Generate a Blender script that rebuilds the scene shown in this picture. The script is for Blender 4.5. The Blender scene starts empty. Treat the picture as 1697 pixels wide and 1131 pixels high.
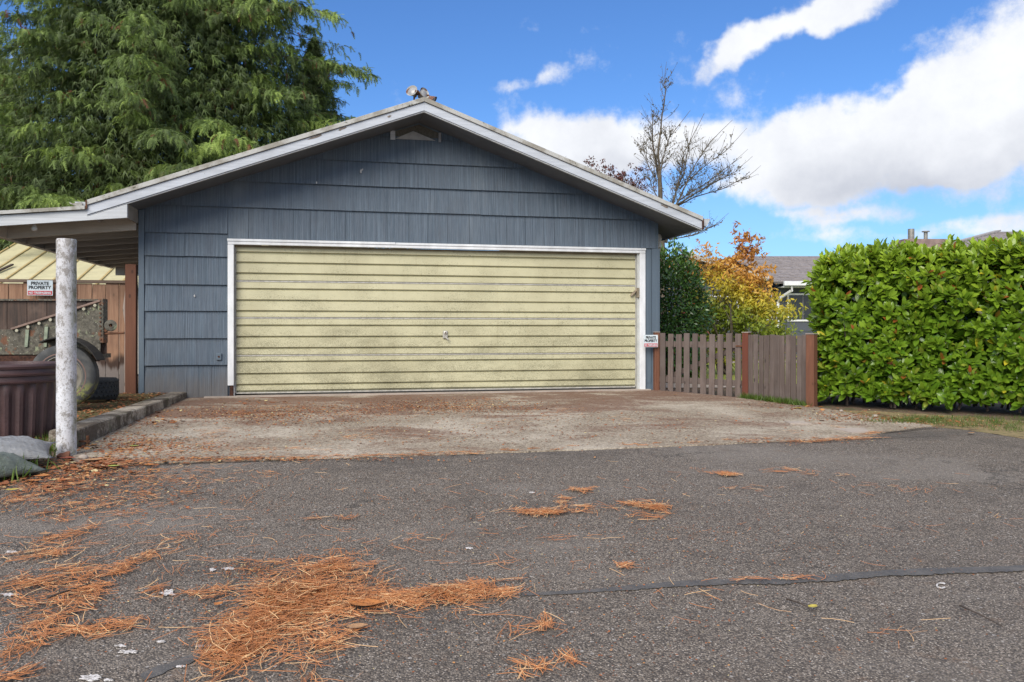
import bpy, bmesh, math, random
import numpy as np
from mathutils import Vector, Matrix
R = math.radians
random.seed(7); rng = np.random.default_rng(11)
SC = bpy.context.scene
COL = SC.collection

# ------------------------------------------------------------------ camera, sky, sun, exposure
F = 1350.0; CX = 848.5; HY = 546.5; ZC = 0.845
cam = bpy.data.cameras.new('camera'); camo = bpy.data.objects.new('camera', cam); COL.objects.link(camo)
camo.location = (0, 0, ZC); camo.rotation_euler = (R(90), 0, 0)
cam.sensor_width = 36; cam.lens = 36 * F / 1697.0; cam.shift_y = -(565.5 - HY) / 1697.0
cam.clip_start = 0.05; cam.clip_end = 2000
SC.camera = camo

SUN_EL, SUN_AZ = 36.0, 202.0            # azimuth clockwise from +Y: behind the camera, to its left
sun = bpy.data.lights.new('sun', 'SUN'); suno = bpy.data.objects.new('sun', sun); COL.objects.link(suno)
sun.energy = 3.1; sun.angle = R(42); sun.color = (1.0, 0.92, 0.80)
sd = Vector((math.sin(R(SUN_AZ)) * math.cos(R(SUN_EL)), math.cos(R(SUN_AZ)) * math.cos(R(SUN_EL)), math.sin(R(SUN_EL))))
suno.rotation_euler = sd.to_track_quat('Z', 'Y').to_euler()
SC.view_settings.view_transform = 'Standard'; SC.view_settings.look = 'None'
SC.view_settings.gamma = 1.0; SC.view_settings.use_curve_mapping = False
SC.view_settings.exposure = 0.50
SC.cycles.max_bounces = 6

class NT:
    """tiny helper for building node trees"""
    def __init__(s, tree): s.t = tree; s.n = tree.nodes; s.l = tree.links
    def add(s, typ, **kw):
        nd = s.n.new(typ)
        for k, v in kw.items(): setattr(nd, k, v)
        return nd
    def put(s, sock, v):
        if isinstance(v, bpy.types.NodeSocket): s.l.new(v, sock)
        elif v is not None: sock.default_value = v
    def math(s, op, a, b=None, c=None, clamp=False):
        nd = s.add('ShaderNodeMath', operation=op); nd.use_clamp = clamp
        for i, v in enumerate((a, b, c)):
            if v is not None: s.put(nd.inputs[i], v)
        return nd.outputs[0]
    def vmath(s, op, a, b=None, scale=None):
        nd = s.add('ShaderNodeVectorMath', operation=op)
        s.put(nd.inputs[0], a)
        if b is not None: s.put(nd.inputs[1], b)
        if scale is not None: s.put(nd.inputs['Scale'], scale)
        return nd.outputs['Value'] if op in ('LENGTH', 'DOT_PRODUCT') else nd.outputs[0]
    def noise(s, vec, scale, detail=4, rough=0.55, dist=0.0, color=False):
        nd = s.add('ShaderNodeTexNoise'); s.put(nd.inputs['Vector'], vec)
        nd.inputs['Scale'].default_value = scale; nd.inputs['Detail'].default_value = detail
        nd.inputs['Roughness'].default_value = rough; nd.inputs['Distortion'].default_value = dist
        return nd.outputs['Color'] if color else nd.outputs['Fac']
    def voro(s, vec, scale, feature='F1', out='Distance'):
        nd = s.add('ShaderNodeTexVoronoi', feature=feature); s.put(nd.inputs['Vector'], vec)
        nd.inputs['Scale'].default_value = scale
        return nd.outputs[out]
    def ramp(s, fac, stops):
        nd = s.add('ShaderNodeMapRange'); nd.interpolation_type = 'SMOOTHSTEP'
        s.put(nd.inputs['Value'], fac)
        nd.inputs['From Min'].default_value, nd.inputs['From Max'].default_value = stops[0], stops[1]
        nd.inputs['To Min'].default_value, nd.inputs['To Max'].default_value = (stops[2], stops[3]) if len(stops) > 2 else (0, 1)
        return nd.outputs[0]
    def mix(s, fac, a, b, mode='MIX'):
        nd = s.add('ShaderNodeMix', data_type='RGBA', blend_type=mode)
        s.put(nd.inputs[0], fac)
        for i, v in ((6, a), (7, b)):
            if isinstance(v, (tuple, list)) and len(v) == 3: v = (*v, 1)
            s.put(nd.inputs[i], v)
        return nd.outputs[2]
    def scalev(s, vec, sc):
        nd = s.add('ShaderNodeMapping'); s.put(nd.inputs['Vector'], vec); nd.inputs['Scale'].default_value = sc
        return nd.outputs[0]

# --- world: Nishita sky with procedural clouds in direction space (no viewer tricks)
W = bpy.data.worlds.new('World'); SC.world = W; W.use_nodes = True
w = NT(W.node_tree); w.n.clear()
sky = w.add('ShaderNodeTexSky', sky_type='NISHITA'); sky.sun_disc = False
sky.sun_elevation = R(SUN_EL); sky.sun_rotation = R(SUN_AZ)
sky.air_density = 1.0; sky.dust_density = 0.3; sky.ozone_density = 3.0
tc = w.add('ShaderNodeTexCoord').outputs['Generated']
def sdir(px, py):
    return Vector(((px - CX) / F, 1, (HY - py) / F)).normalized()
warp = w.noise(tc, 4.5, 5, 0.62, color=True)
warp = w.vmath('SCALE', w.vmath('SUBTRACT', warp, (0.5, 0.5, 0.5)), scale=0.12)
wc = w.vmath('ADD', tc, warp)
def blobs(lst):
    acc = None
    for (px, py, rx, ry, tilt, amp) in lst:
        c = sdir(px, py)
        mp = w.add('ShaderNodeMapping', vector_type='TEXTURE')
        w.put(mp.inputs['Vector'], wc)
        mp.inputs['Location'].default_value = (c.x, 0, c.z)
        mp.inputs['Rotation'].default_value = (0, -R(tilt), 0)
        mp.inputs['Scale'].default_value = (rx / F, 1e6, ry / F)
        d = w.vmath('LENGTH', mp.outputs[0])
        v = w.ramp(d, (1.5, 0.35, 0.0, amp))
        acc = v if acc is None else w.math('ADD', acc, v)
    return acc
CL = [(1560, 210, 230, 85, 14, .95), (1650, 110, 130, 105, 30, .9), (1330, 275, 140, 58, 0, .9), (1420, 200, 120, 40, 18, .55),
      (1660, 290, 160, 50, 8, .6), (950, 205, 125, 42, -4, .85), (1070, 225, 130, 42, 0, .85), (1185, 225, 80, 34, 0, .7), (880, 235, 90, 30, 0, .6),
      (1290, 45, 130, 30, 14, .8), (1400, 20, 110, 22, 5, .75), (1215, 80, 50, 24, 25, .6),
      (885, 125, 65, 12, 22, .55), (868, 22, 40, 8, -5, .42), (690, 120, 26, 8, 0, .35), (780, 140, 30, 7, 10, .35),
      (1400, 368, 90, 13, -3, .55), (1340, 395, 70, 14, 3, .5), (1640, 378, 80, 18, 10, .8), (1460, 92, 40, 12, 20, .4),
      (30, 60, 40, 30, 10, .4), (1590, 285, 60, 12, 4, .3), (1020, 300, 180, 25, 0, .45), (1440, 405, 70, 12, 0, .5), (990, 35, 50, 6, 3, .3)]
den = w.math('MULTIPLY', blobs(CL), .92)
fine = w.noise(tc, 9.0, 12, 0.66)
fine2 = w.noise(w.scalev(tc, (1, 1, 1.8)), 6.0, 5, 0.55)
# out of view, broken cloud cover is raised for brighter, neutral ambient light
sepd = w.add('ShaderNodeSeparateXYZ'); w.put(sepd.inputs[0], tc)
far = w.ramp(w.noise(w.scalev(tc, (1, 1, 2.2)), 1.6, 6, 0.6), (0.41, 0.56, 0.0, 0.9))
side = w.math('MAXIMUM', w.ramp(sepd.outputs[1], (0.62, 0.35, 0, 1)), w.ramp(sepd.outputs[2], (0.45, 0.62, 0, 1)))
den = w.math('ADD', den, w.math('MULTIPLY', far, side))
dd = w.math('ADD', den, w.math('MULTIPLY', w.math('SUBTRACT', fine, 0.5), 3.0))
dd = w.math('ADD', dd, w.math('MULTIPLY', w.math('SUBTRACT', fine2, 0.5), 1.5))
cmask = w.ramp(dd, (0.16, 1.0))
grey = blobs([(1600, 320, 170, 48, 5, .8), (1440, 300, 120, 40, 0, .6), (1330, 110, 60, 18, 10, .35), (1090, 250, 110, 25, 0, .45), (1660, 230, 90, 30, 0, .4), (1300, 90, 60, 15, 14, .4)])
gm = w.math('MULTIPLY', w.math('ADD', grey, w.math('MULTIPLY', w.math('SUBTRACT', w.noise(w.vmath('ADD', tc, (.3, .1, .06)), 11.0, 9, .62), .36), 1.9)), 0.60, clamp=True)
ccol = w.mix(gm, (8.9, 9.1, 9.5), (5.0, 5.3, 6.1))
skyc = w.mix(1.0, sky.outputs[0], (0.66, 0.99, 1.42), 'MULTIPLY')
hz = w.ramp(sepd.outputs[2], (0.30, 0.0, 0.0, 0.38))
skyc = w.mix(hz, skyc, (3.6, 6.0, 9.2))
outc = w.mix(cmask, skyc, ccol)
bg = w.add('ShaderNodeBackground'); w.put(bg.inputs[0], outc); bg.inputs[1].default_value = 0.080
wo = w.add('ShaderNodeOutputWorld'); w.l.new(bg.outputs[0], wo.inputs[0])

# ------------------------------------------------------------------ frames of reference
TH = R(12.5); C_, S_ = math.cos(TH), math.sin(TH); Y0 = 11.23   # garage front: x along the wall, y back
def GW(x, y, z=0): return Vector((x * C_ - y * S_, Y0 + x * S_ + y * C_, z))
def gdist(X, Y): return -(-X * S_ + (Y - Y0) * C_)                # metres in front of the garage wall
def gnd(X, Y):
    o = gdist(X, Y)
    if o < 0: return -0.03
    if o < 4.85: return -0.03 - 0.018 * o
    return -0.1173 - 0.075 * (min(o, 16.0) - 4.85)
def onground(px, py, lift=0.0):
    """point of the ground seen at this spot of the photograph"""
    u = (px - CX) / F; v = (HY - py) / F
    a, b = 0.5, 60.0
    for _ in range(50):
        m = (a + b) / 2
        if ZC + v * m > gnd(u * m, m) + lift: a = m
        else: b = m
    return Vector((u * a, a, ZC + v * a))
def at(px, py, Y): return Vector(((px - CX) / F * Y, Y, ZC + (HY - py) / F * Y))

# ------------------------------------------------------------------ mesh helpers
class MB:
    def __init__(s): s.v = []; s.f = []
    def add(s, vs, fs):
        b = len(s.v); s.v += [tuple(p) for p in vs]; s.f += [tuple(i + b for i in q) for q in fs]; return s
    def box(s, x0, x1, y0, y1, z0, z1):
        return s.add([(x0,y0,z0),(x1,y0,z0),(x1,y1,z0),(x0,y1,z0),(x0,y0,z1),(x1,y0,z1),(x1,y1,z1),(x0,y1,z1)],
                     [(3,2,1,0),(4,5,6,7),(0,1,5,4),(1,2,6,5),(2,3,7,6),(3,0,4,7)])
    def beam(s, a, b, wid, hgt, up=(0,0,1)):
        a, b = Vector(a), Vector(b); d = (b - a).normalized(); r = d.cross(Vector(up)).normalized(); u = r.cross(d)
        vs = []
        for p in (a, b):
            for sx, sz in ((-1,-1),(1,-1),(1,1),(-1,1)): vs.append(p + r * sx * wid / 2 + u * sz * hgt / 2)
        return s.add(vs, [(3,2,1,0),(4,5,6,7),(0,1,5,4),(1,2,6,5),(2,3,7,6),(3,0,4,7)])
    def prism(s, front, back):
        n = len(front)
        fs = [tuple(range(n)), tuple(range(2*n-1, n-1, -1))]
        fs += [(i + n, (i+1) % n + n, (i+1) % n, i) for i in range(n)]
        return s.add(list(front) + list(back), fs)
    def tube(s, pts, rad, n=8, caps=True):
        pts = [Vector(p) for p in pts]
        if not hasattr(rad, '__len__'): rad = [rad] * len(pts)
        ref = Vector((0, 0, 1)); vs = []; fs = []
        for i, p in enumerate(pts):
            t = (pts[min(i+1, len(pts)-1)] - pts[max(i-1, 0)]).normalized()
            a = t.cross(ref if abs(t.z) < .95 else Vector((1, 0, 0))).normalized(); b = a.cross(t)
            for k in range(n):
                an = 2 * math.pi * k / n; vs.append(p + (a * math.cos(an) + b * math.sin(an)) * rad[i])
        for i in range(len(pts) - 1):
            for k in range(n): fs.append((i*n+k, i*n+(k+1)%n, (i+1)*n+(k+1)%n, (i+1)*n+k))
        if caps: fs += [tuple(range(n-1, -1, -1)), tuple(range((len(pts)-1)*n, len(pts)*n))]
        return s.add(vs, fs)
    def lathe(s, prof, n=24, M=None, caps=True):
        M = M or Matrix(); vs = []; fs = []
        for (r, z) in prof:
            for k in range(n):
                an = 2 * math.pi * k / n; vs.append(M @ Vector((r * math.cos(an), r * math.sin(an), z)))
        for i in range(len(prof) - 1):
            for k in range(n): fs.append((i*n+k, i*n+(k+1)%n, (i+1)*n+(k+1)%n, (i+1)*n+k))
        if caps: fs += [tuple(range(n-1, -1, -1)), tuple(range((len(prof)-1)*n, len(prof)*n))]
        return s.add(vs, fs)
    def build(s, name, m, parent=None, smooth=False, bevel=0.0, loc=None):
        me = bpy.data.meshes.new(name); me.from_pydata(s.v, [], s.f); me.update()
        bm = bmesh.new(); bm.from_mesh(me); bmesh.ops.recalc_face_normals(bm, faces=bm.faces)
        if bevel > 0:
            ed = [e for e in bm.edges if len(e.link_faces) == 2 and e.calc_face_angle(0) > 0.6]
            bmesh.ops.bevel(bm, geom=ed, offset=bevel, segments=1, affect='EDGES', profile=0.5, clamp_overlap=True)
        bm.to_mesh(me); bm.free()
        if smooth:
            me.shade_smooth()
            try: me.set_sharp_from_angle(angle=R(38))
            except Exception: pass
        me.materials.append(m)
        o = bpy.data.objects.new(name, me); COL.objects.link(o); o.parent = parent
        if loc is not None: o.location = loc
        return o
def tag(o, label=None, cat=None, group=None, kind=None):
    for k, v in (('label', label), ('category', cat), ('group', group), ('kind', kind)):
        if v: o[k] = v
    return o
def empty(name, loc, rz=0.0, label=None, cat=None, group=None):
    o = bpy.data.objects.new(name, None); COL.objects.link(o); o.empty_display_size = 0.1
    o.location = loc; o.rotation_euler = (0, 0, rz); return tag(o, label, cat, group)
def instmesh(name, tv, tf, M, loc, m, parent=None, tint=None, smooth=False):
    """one mesh of N transformed copies of a small template; M (N,3,3) columns = axes, loc (N,3)"""
    tv = np.asarray(tv, float); N = len(loc); k = len(tv)
    V = np.einsum('nij,kj->nki', M, tv) + loc[:, None, :]
    nv = N * k
    lt = np.array([len(f) for f in tf]); flat = np.concatenate([np.array(f) for f in tf])
    li = (flat[None, :] + (np.arange(N) * k)[:, None]).ravel()
    tot = np.tile(lt, N); st = np.concatenate([[0], np.cumsum(tot)[:-1]])
    me = bpy.data.meshes.new(name); me.vertices.add(nv); me.vertices.foreach_set('co', V.reshape(-1).astype(np.float32))
    me.loops.add(len(li)); me.loops.foreach_set('vertex_index', li.astype(np.int32))
    me.polygons.add(len(tot)); me.polygons.foreach_set('loop_start', st.astype(np.int32)); me.polygons.foreach_set('loop_total', tot.astype(np.int32))
    me.update(calc_edges=True)
    if tint is not None:
        a = me.attributes.new('tint', 'FLOAT', 'POINT'); a.data.foreach_set('value', np.repeat(tint, k).astype(np.float32))
    if smooth: me.shade_smooth()
    me.materials.append(m)
    o = bpy.data.objects.new(name, me); COL.objects.link(o); o.parent = parent; return o
def frames(d, up):
    """rotation matrices whose X axis is d and Z axis near up; rows N"""
    d = d / np.linalg.norm(d, axis=1, keepdims=True)
    y = np.cross(up, d); y /= (np.linalg.norm(y, axis=1, keepdims=True) + 1e-9)
    z = np.cross(d, y)
    return np.stack([d, y, z], axis=2)

# ------------------------------------------------------------------ materials
def material(name): 
    m = bpy.data.materials.new(name); m.use_nodes = True
    t = NT(m.node_tree); b = t.n['Principled BSDF']; return m, t, b
def bump(t, b, h, dist=0.01, strength=1.0):
    nd = t.add('ShaderNodeBump'); t.put(nd.inputs['Height'], h); nd.inputs['Distance'].default_value = dist; nd.inputs['Strength'].default_value = strength
    t.l.new(nd.outputs[0], b.inputs['Normal'])
def opos(t): return t.add('ShaderNodeTexCoord').outputs['Object']
def gpos(t): return t.add('ShaderNodeNewGeometry').outputs['Position']
def orand(t): return t.add('ShaderNodeObjectInfo').outputs['Random']
def irand(t): return t.add('ShaderNodeNewGeometry').outputs['Random Per Island']
def plain(name, col, rough=0.6, var=0.25, scale=8.0, metal=0.0, bd=0.0, col2=None, bs=60.0):
    m, t, b = material(name); p = opos(t)
    n = t.noise(p, scale, 5, 0.6)
    c2 = col2 or tuple(c * (1 - var) for c in col)
    t.put(b.inputs['Base Color'], t.mix(t.ramp(n, (0.38, 0.66)), col, c2))
    b.inputs['Roughness'].default_value = rough; b.inputs['Metallic'].default_value = metal
    if bd: bump(t, b, t.noise(p, bs, 4, .6), bd)
    return m

def mat_shake():
    m, t, b = material('combed_shake_paint'); p = opos(t); r = orand(t)
    off = t.vmath('ADD', p, t.vmath('SCALE', (7.3, 1.1, 3.7), scale=r))
    st = t.noise(t.scalev(off, (95, 1, .9)), 1.0, 3, 0.8)
    st2 = t.noise(t.scalev(off, (22, 1, 0.35)), 1.0, 3, 0.6)
    c = t.mix(t.ramp(st, (0.38, 0.62)), (0.052, 0.077, 0.106), (0.112, 0.152, 0.198))
    c = t.mix(t.ramp(st2, (0.35, 0.7, 0, 0.55)), c, (0.083, 0.104, 0.136))
    c = t.mix(t.math('MULTIPLY', r, 0.22), c, (0.100, 0.130, 0.168))
    dirt = t.noise(p, 1.7, 5, .6)
    c = t.mix(t.ramp(dirt, (0.5, 0.8, 0, .35)), c, (0.075, 0.08, 0.09))
    sz = t.add('ShaderNodeSeparateXYZ'); t.put(sz.inputs[0], p)
    spl = t.math('ADD', sz.outputs[2], t.math('MULTIPLY', t.noise(t.scalev(p, (6, 1, 2)), 1.0, 6, .75), -.55))
    c = t.mix(t.ramp(spl, (.16, -.22, 0, .55)), c, (.15, .125, .10))
    wx = t.noise(t.scalev(p, (1.2, 1, .5)), 1.3, 5, .6); c = t.mix(t.ramp(wx, (.5, .72, 0, .4)), c, (.17, .20, .225))
    spk = t.voro(t.scalev(p, (1, .2, 1)), 9.0)
    c = t.mix(t.ramp(spk, (0.022, 0.012, 0, .5)), c, (.35, .37, .40))
    t.put(b.inputs['Base Color'], c); b.inputs['Roughness'].default_value = 0.62
    h = t.math('ADD', st, t.math('MULTIPLY', st2, 0.8))
    bump(t, b, h, 0.012, 0.9)
    return m
def mat_flatblue():
    m, t, b = material('blue_grey_paint'); p = opos(t)
    st = t.noise(t.scalev(p, (30, 30, 1.0)), 1.0, 3, 0.6)
    c = t.mix(t.ramp(st, (0.35, 0.65)), (0.078, 0.108, 0.142), (0.098, 0.134, 0.170))
    t.put(b.inputs['Base Color'], c); b.inputs['Roughness'].default_value = 0.55
    bump(t, b, st, 0.003, 0.5); return m
def mat_oldwhite(name, base=(0.62, 0.65, 0.70), chip=0.68, dirt=(0.20, 0.19, 0.17), grain=(1.2, 8, 30)):
    m, t, b = material(name); p = opos(t)
    g = t.noise(t.scalev(p, grain), 1.0, 5, .65)
    n = t.noise(p, 5.0, 6, .68, .4)
    c = t.mix(t.ramp(g, (0.3, 0.72)), base, tuple(x * .80 for x in base))
    c = t.mix(t.ramp(t.noise(p, 1.3, 5, .65), (0.45, 0.75, 0, .55)), c, tuple(x * .58 for x in base))
    c = t.mix(t.ramp(n, (chip, chip + .03)), c, dirt)
    sp = t.noise(p, 90.0, 3, .6)
    c = t.mix(t.ramp(sp, (.66, .72, 0, .6)), c, (.16, .15, .14))
    t.put(b.inputs['Base Color'], c); b.inputs['Roughness'].default_value = 0.6
    bump(t, b, t.math('ADD', g, n), 0.004, .6); return m
def mat_mosswhite():
    m, t, b = material('mossy_roof_edge_metal'); p = opos(t)
    c = t.mix(t.ramp(t.noise(p, 3.0, 6, .7), (.45, .62)), (.42, .42, .40), (.26, .245, .21))
    c = t.mix(t.ramp(t.noise(t.vmath('ADD', p, (9, 3, 1)), 5.5, 6, .75), (.60, .66)), c, (.055, .058, .03))
    c = t.mix(t.ramp(t.noise(p, 24.0, 4, .7), (.62, .68, 0, .8)), c, (.10, .095, .07))
    t.put(b.inputs['Base Color'], c); b.inputs['Roughness'].default_value = 0.75
    bump(t, b, t.noise(p, 30, 4, .7), .006, .7); return m
def mat_wood(name, c1, c2, dark, axis='z', knot=True, mottle=0.0, low=None):
    m, t, b = material(name); p = opos(t); r = orand(t)
    off = t.vmath('ADD', p, t.vmath('SCALE', (5.1, 7.7, 13.3), scale=r))
    sc = {'z': (26, 26, 1.6), 'x': (1.6, 26, 26), 'y': (26, 1.6, 26)}[axis]
    g = t.noise(t.scalev(off, sc), 1.0, 6, .65, .6)
    g2 = t.noise(off, 3.2, 4, .6)
    c = t.mix(t.ramp(g, (.3, .7)), c1, c2)
    c = t.mix(t.ramp(g2, (.45, .75, 0, .6)), c, dark)
    c = t.mix(t.math('MULTIPLY', r, .6), c, tuple(x * .55 for x in c1)); c = t.mix(t.ramp(t.noise(t.scalev(off, (2, 2, .6)), 2.0, 4, .6), (.55, .75, 0, .45)), c, tuple(min(1, x * 1.6) for x in c1))
    if knot:
        v = t.voro(t.scalev(off, (1.0, .3, .55) if axis == 'z' else (.55, .3, 1.0)), 7.5)
        c = t.mix(t.ramp(v, (.14, .07)), c, tuple(x * .35 for x in c1))
    if low is not None:
        sz = t.add('ShaderNodeSeparateXYZ'); t.put(sz.inputs[0], p)
        hh = t.math('ADD', sz.outputs[2], t.math('MULTIPLY', t.math('SUBTRACT', t.noise(t.scalev(off, (9, 9, 1)), 1, 4, .7), .5), .35))
        c = t.mix(t.ramp(hh, (.46, .56, 1, 0)), c, (.050, .026, .017))
        c = t.mix(t.ramp(hh, (.34, .42, 1, 0)), c, low)
    t.put(b.inputs['Base Color'], c); b.inputs['Roughness'].default_value = 0.8
    bump(t, b, g, 0.006, .8); return m
def mat_door():
    m, t, b = material('aged_cream_door_metal'); p = opos(t)
    sz = t.add('ShaderNodeSeparateXYZ'); t.put(sz.inputs[0], p)
    a = t.noise(p, 1.5, 4, .6)
    c = t.mix(t.ramp(a, (.35, .7)), (.51, .485, .315), (.42, .395, .25))
    mil = t.noise(p, 130.0, 3, .75)
    big = t.noise(t.scalev(p, (1.0, 1, 2.4)), 1.6, 5, .7)
    hgt = t.ramp(sz.outputs[2], (1.75, .25, -.02, .13))
    mk = t.math('ADD', t.math('ADD', mil, t.math('MULTIPLY', t.math('SUBTRACT', big, .5), .55)), t.math('MULTIPLY', hgt, .75))
    c = t.mix(t.ramp(mk, (.56, .72, 0, .72)), c, (.16, .15, .085))
    st = t.noise(t.scalev(p, (14, 1, .7)), 1.0, 5, .7)
    c = t.mix(t.ramp(st, (.55, .80, 0, .3)), c, (.22, .18, .09))
    gg = t.noise(p, 55.0, 5, .8); c = t.mix(t.math('MULTIPLY', t.ramp(gg, (.54, .64)), t.ramp(t.math('ADD', big, hgt), (.38, .60, 0, .85))), c, (.17, .16, .09))
    t.put(b.inputs['Base Color'], c); b.inputs['Roughness'].default_value = 0.55
    bump(t, b, t.noise(p, 5.0, 3, .5), .01, .25); return m
def mat_asphalt():
    m, t, b = material('worn_asphalt'); p = gpos(t)
    v = t.add('ShaderNodeTexVoronoi'); t.put(v.inputs['Vector'], p); v.inputs['Scale'].default_value = 128.0
    vs = t.add('ShaderNodeTexVoronoi'); t.put(vs.inputs['Vector'], t.vmath('ADD', p, (3, 5, 1))); vs.inputs['Scale'].default_value = 52.0
    sep = t.add('ShaderNodeSeparateColor'); t.put(sep.inputs[0], v.outputs['Color'])
    sep2 = t.add('ShaderNodeSeparateColor'); t.put(sep2.inputs[0], vs.outputs['Color'])
    c = t.mix(sep.outputs[0], (.066, .053, .043), (.285, .240, .196))
    c = t.mix(t.math('MULTIPLY', t.ramp(sep.outputs[1], (.84, .92)), t.ramp(v.outputs['Distance'], (.5, .3))), c, (.50, .44, .38))
    c = t.mix(t.math('MULTIPLY', t.ramp(sep2.outputs[1], (.94, .98)), t.ramp(vs.outputs['Distance'], (.42, .32))), c, (.44, .41, .38))
    c = t.mix(t.ramp(v.outputs['Distance'], (.42, .75, 0, .75)), c, (.040, .035, .032))
    big = t.noise(t.scalev(p, (.45, 1.1, 1)), .8, 6, .62); c = t.mix(t.ramp(big, (.50, .64, 0, .45)), c, (.230, .205, .180)); c = t.mix(t.ramp(big, (.46, .32, 0, .5)), c, (.062, .055, .050))
    ck = t.voro(t.vmath('ADD', p, t.vmath('SCALE', t.noise(p, 2.2, 6, .7, color=True), scale=.9)), .55, 'DISTANCE_TO_EDGE'); ckm = t.ramp(ck, (.010, .003)); c = t.mix(t.math('MULTIPLY', ckm, t.ramp(t.noise(p, .8, 3, .5), (.5, .6, 0, .7))), c, (.02, .018, .016))
    med = t.noise(p, 3.1, 5, .65); c = t.mix(t.ramp(med, (.50, .74, 0, .5)), c, (.070, .056, .046))
    gr = t.noise(p, 34.0, 5, .8); c = t.mix(t.ramp(gr, (.54, .66, 0, .45)), c, (.050, .041, .035)); c = t.mix(t.ramp(gr, (.42, .32, 0, .5)), c, (.30, .26, .23))
    rust = t.noise(t.vmath('ADD', p, (4, 9, 0)), 7.0, 7, .75)
    c = t.mix(t.ramp(rust, (.55, .72, 0, .38)), c, (.20, .115, .065)); fd = t.noise(p, 130.0, 3, .8); c = t.mix(t.ramp(fd, (.62, .72, 0, .7)), c, (.30, .19, .10))
    t.put(b.inputs['Base Color'], c); b.inputs['Roughness'].default_value = 0.85
    h = t.math('SUBTRACT', 1.0, v.outputs['Distance'])
    bump(t, b, t.math('ADD', h, t.math('MULTIPLY', med, .8)), .006, .9); return m
def mat_concrete(name, light=(.42, .355, .27), dark=(.22, .175, .125), stain=True, moss=False):
    m, t, b = material(name); p = gpos(t)
    v = t.add('ShaderNodeTexVoronoi'); t.put(v.inputs['Vector'], p); v.inputs['Scale'].default_value = 60.0
    sep = t.add('ShaderNodeSeparateColor'); t.put(sep.inputs[0], v.outputs['Color'])
    c = t.mix(t.math('MULTIPLY', sep.outputs[0], 1.0), light, dark)
    c = t.mix(t.ramp(v.outputs['Distance'], (.45, .8, 0, .6)), c, (.12, .09, .07))
    n1 = t.noise(p, .9, 6, .65); c = t.mix(t.ramp(n1, (.42, .66, 0, .6)), c, (.56, .50, .41))
    nn = t.noise(p, 30.0, 7, .85); c = t.mix(t.ramp(nn, (.52, .60, 0, .7)), c, (.14, .11, .08)); c = t.mix(t.ramp(nn, (.44, .36, 0, .6)), c, (.66, .60, .50))
    if stain:
        n2 = t.noise(t.scalev(t.vmath('ADD', p, (2.2, .7, 0)), (.7, 1.3, 1)), 1.1, 7, .68, .5)
        d = t.vmath('DOT_PRODUCT', p, (-S_, C_, 0))
        nearwall = t.math('ADD', t.ramp(d, (Y0 * C_ - 3.6, Y0 * C_ - .8, 0, .14)), t.math('MULTIPLY', t.math('SUBTRACT', t.noise(p, 26.0, 6, .8), .5), .5))
        c = t.mix(t.ramp(t.math('ADD', n2, nearwall), (.50, .66, 0, .8)), c, (.145, .068, .040))
        n3 = t.noise(p, 5.0, 7, .72); c = t.mix(t.ramp(n3, (.56, .68, 0, .5)), c, (.13, .075, .045))
    if moss:
        n2 = t.noise(p, 3.0, 7, .75); c = t.mix(t.ramp(n2, (.46, .56, 0, .85)), c, (.06, .042, .028))
        n4 = t.noise(t.vmath('ADD', p, (4, 4, 4)), 6.0, 6, .7); c = t.mix(t.ramp(n4, (.56, .64, 0, .6)), c, (.07, .07, .03))
    t.put(b.inputs['Base Color'], c); b.inputs['Roughness'].default_value = 0.9
    bump(t, b, t.math('SUBTRACT', 1.0, v.outputs['Distance']), .005, .8); return m
def mat_soil(name, c1, c2, c3, s=14.0):
    m, t, b = material(name); p = gpos(t)
    c = t.mix(t.ramp(t.noise(p, s, 6, .75), (.4, .62)), c1, c2)
    c = t.mix(t.ramp(t.noise(t.vmath('ADD', p, (3, 8, 0)), s * .35, 6, .7), (.5, .65)), c, c3)
    t.put(b.inputs['Base Color'], c); b.inputs['Roughness'].default_value = 0.95
    bump(t, b, t.noise(p, s * 4, 5, .7), .02, .8); return m
def mat_leaf(name, c_lo, c_hi, rough=.35, trans=.25, tintcols=None, hue=.5):
    """leaf colour: young to old by the 'tint' attribute, random per leaf"""
    m, t, b = material(name)
    a = t.add('ShaderNodeAttribute', attribute_name='tint').outputs['Fac']; r = irand(t)
    c = t.mix(a, c_lo, c_hi)
    c = t.mix(t.math('MULTIPLY', r, hue), c, tuple(x * .45 for x in c_lo))
    if tintcols:
        for (lo, hi, col) in tintcols: c = t.mix(t.math('MULTIPLY', t.ramp(r, (lo, lo + .004)), t.ramp(r, (hi + .004, hi))), c, col)
    t.put(b.inputs['Base Color'], c); b.inputs['Roughness'].default_value = rough
    tr = t.add('ShaderNodeBsdfTranslucent'); t.put(tr.inputs[0], t.mix(.5, c, (.25, .35, .03), 'MIX'))
    mx = t.add('ShaderNodeMixShader'); mx.inputs[0].default_value = trans
    t.l.new(b.outputs[0], mx.inputs[1]); t.l.new(tr.outputs[0], mx.inputs[2])
    t.l.new(mx.outputs[0], t.n['Material Output'].inputs[0]); return m
def mat_needles():
    m, t, b = material('dry_pine_needles'); r = irand(t)
    c = t.mix(r, (.56, .225, .075), (.32, .125, .055)); c = t.mix(t.ramp(r, (.75, .85)), c, (.78, .50, .25))
    c = t.mix(t.ramp(r, (.93, .96)), c, (.17, .075, .035))
    t.put(b.inputs['Base Color'], c); b.inputs['Roughness'].default_value = 0.6; return m
def mat_litter():
    m, t, b = material('dry_leaf_litter'); r = irand(t)
    c = t.mix(r, (.33, .11, .035), (.16, .062, .03)); c = t.mix(t.ramp(r, (.7, .75)), c, (.42, .20, .07)); c = t.mix(t.ramp(r, (.93, .95)), c, (.52, .43, .22))
    t.put(b.inputs['Base Color'], c); b.inputs['Roughness'].default_value = 0.8; return m

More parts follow.
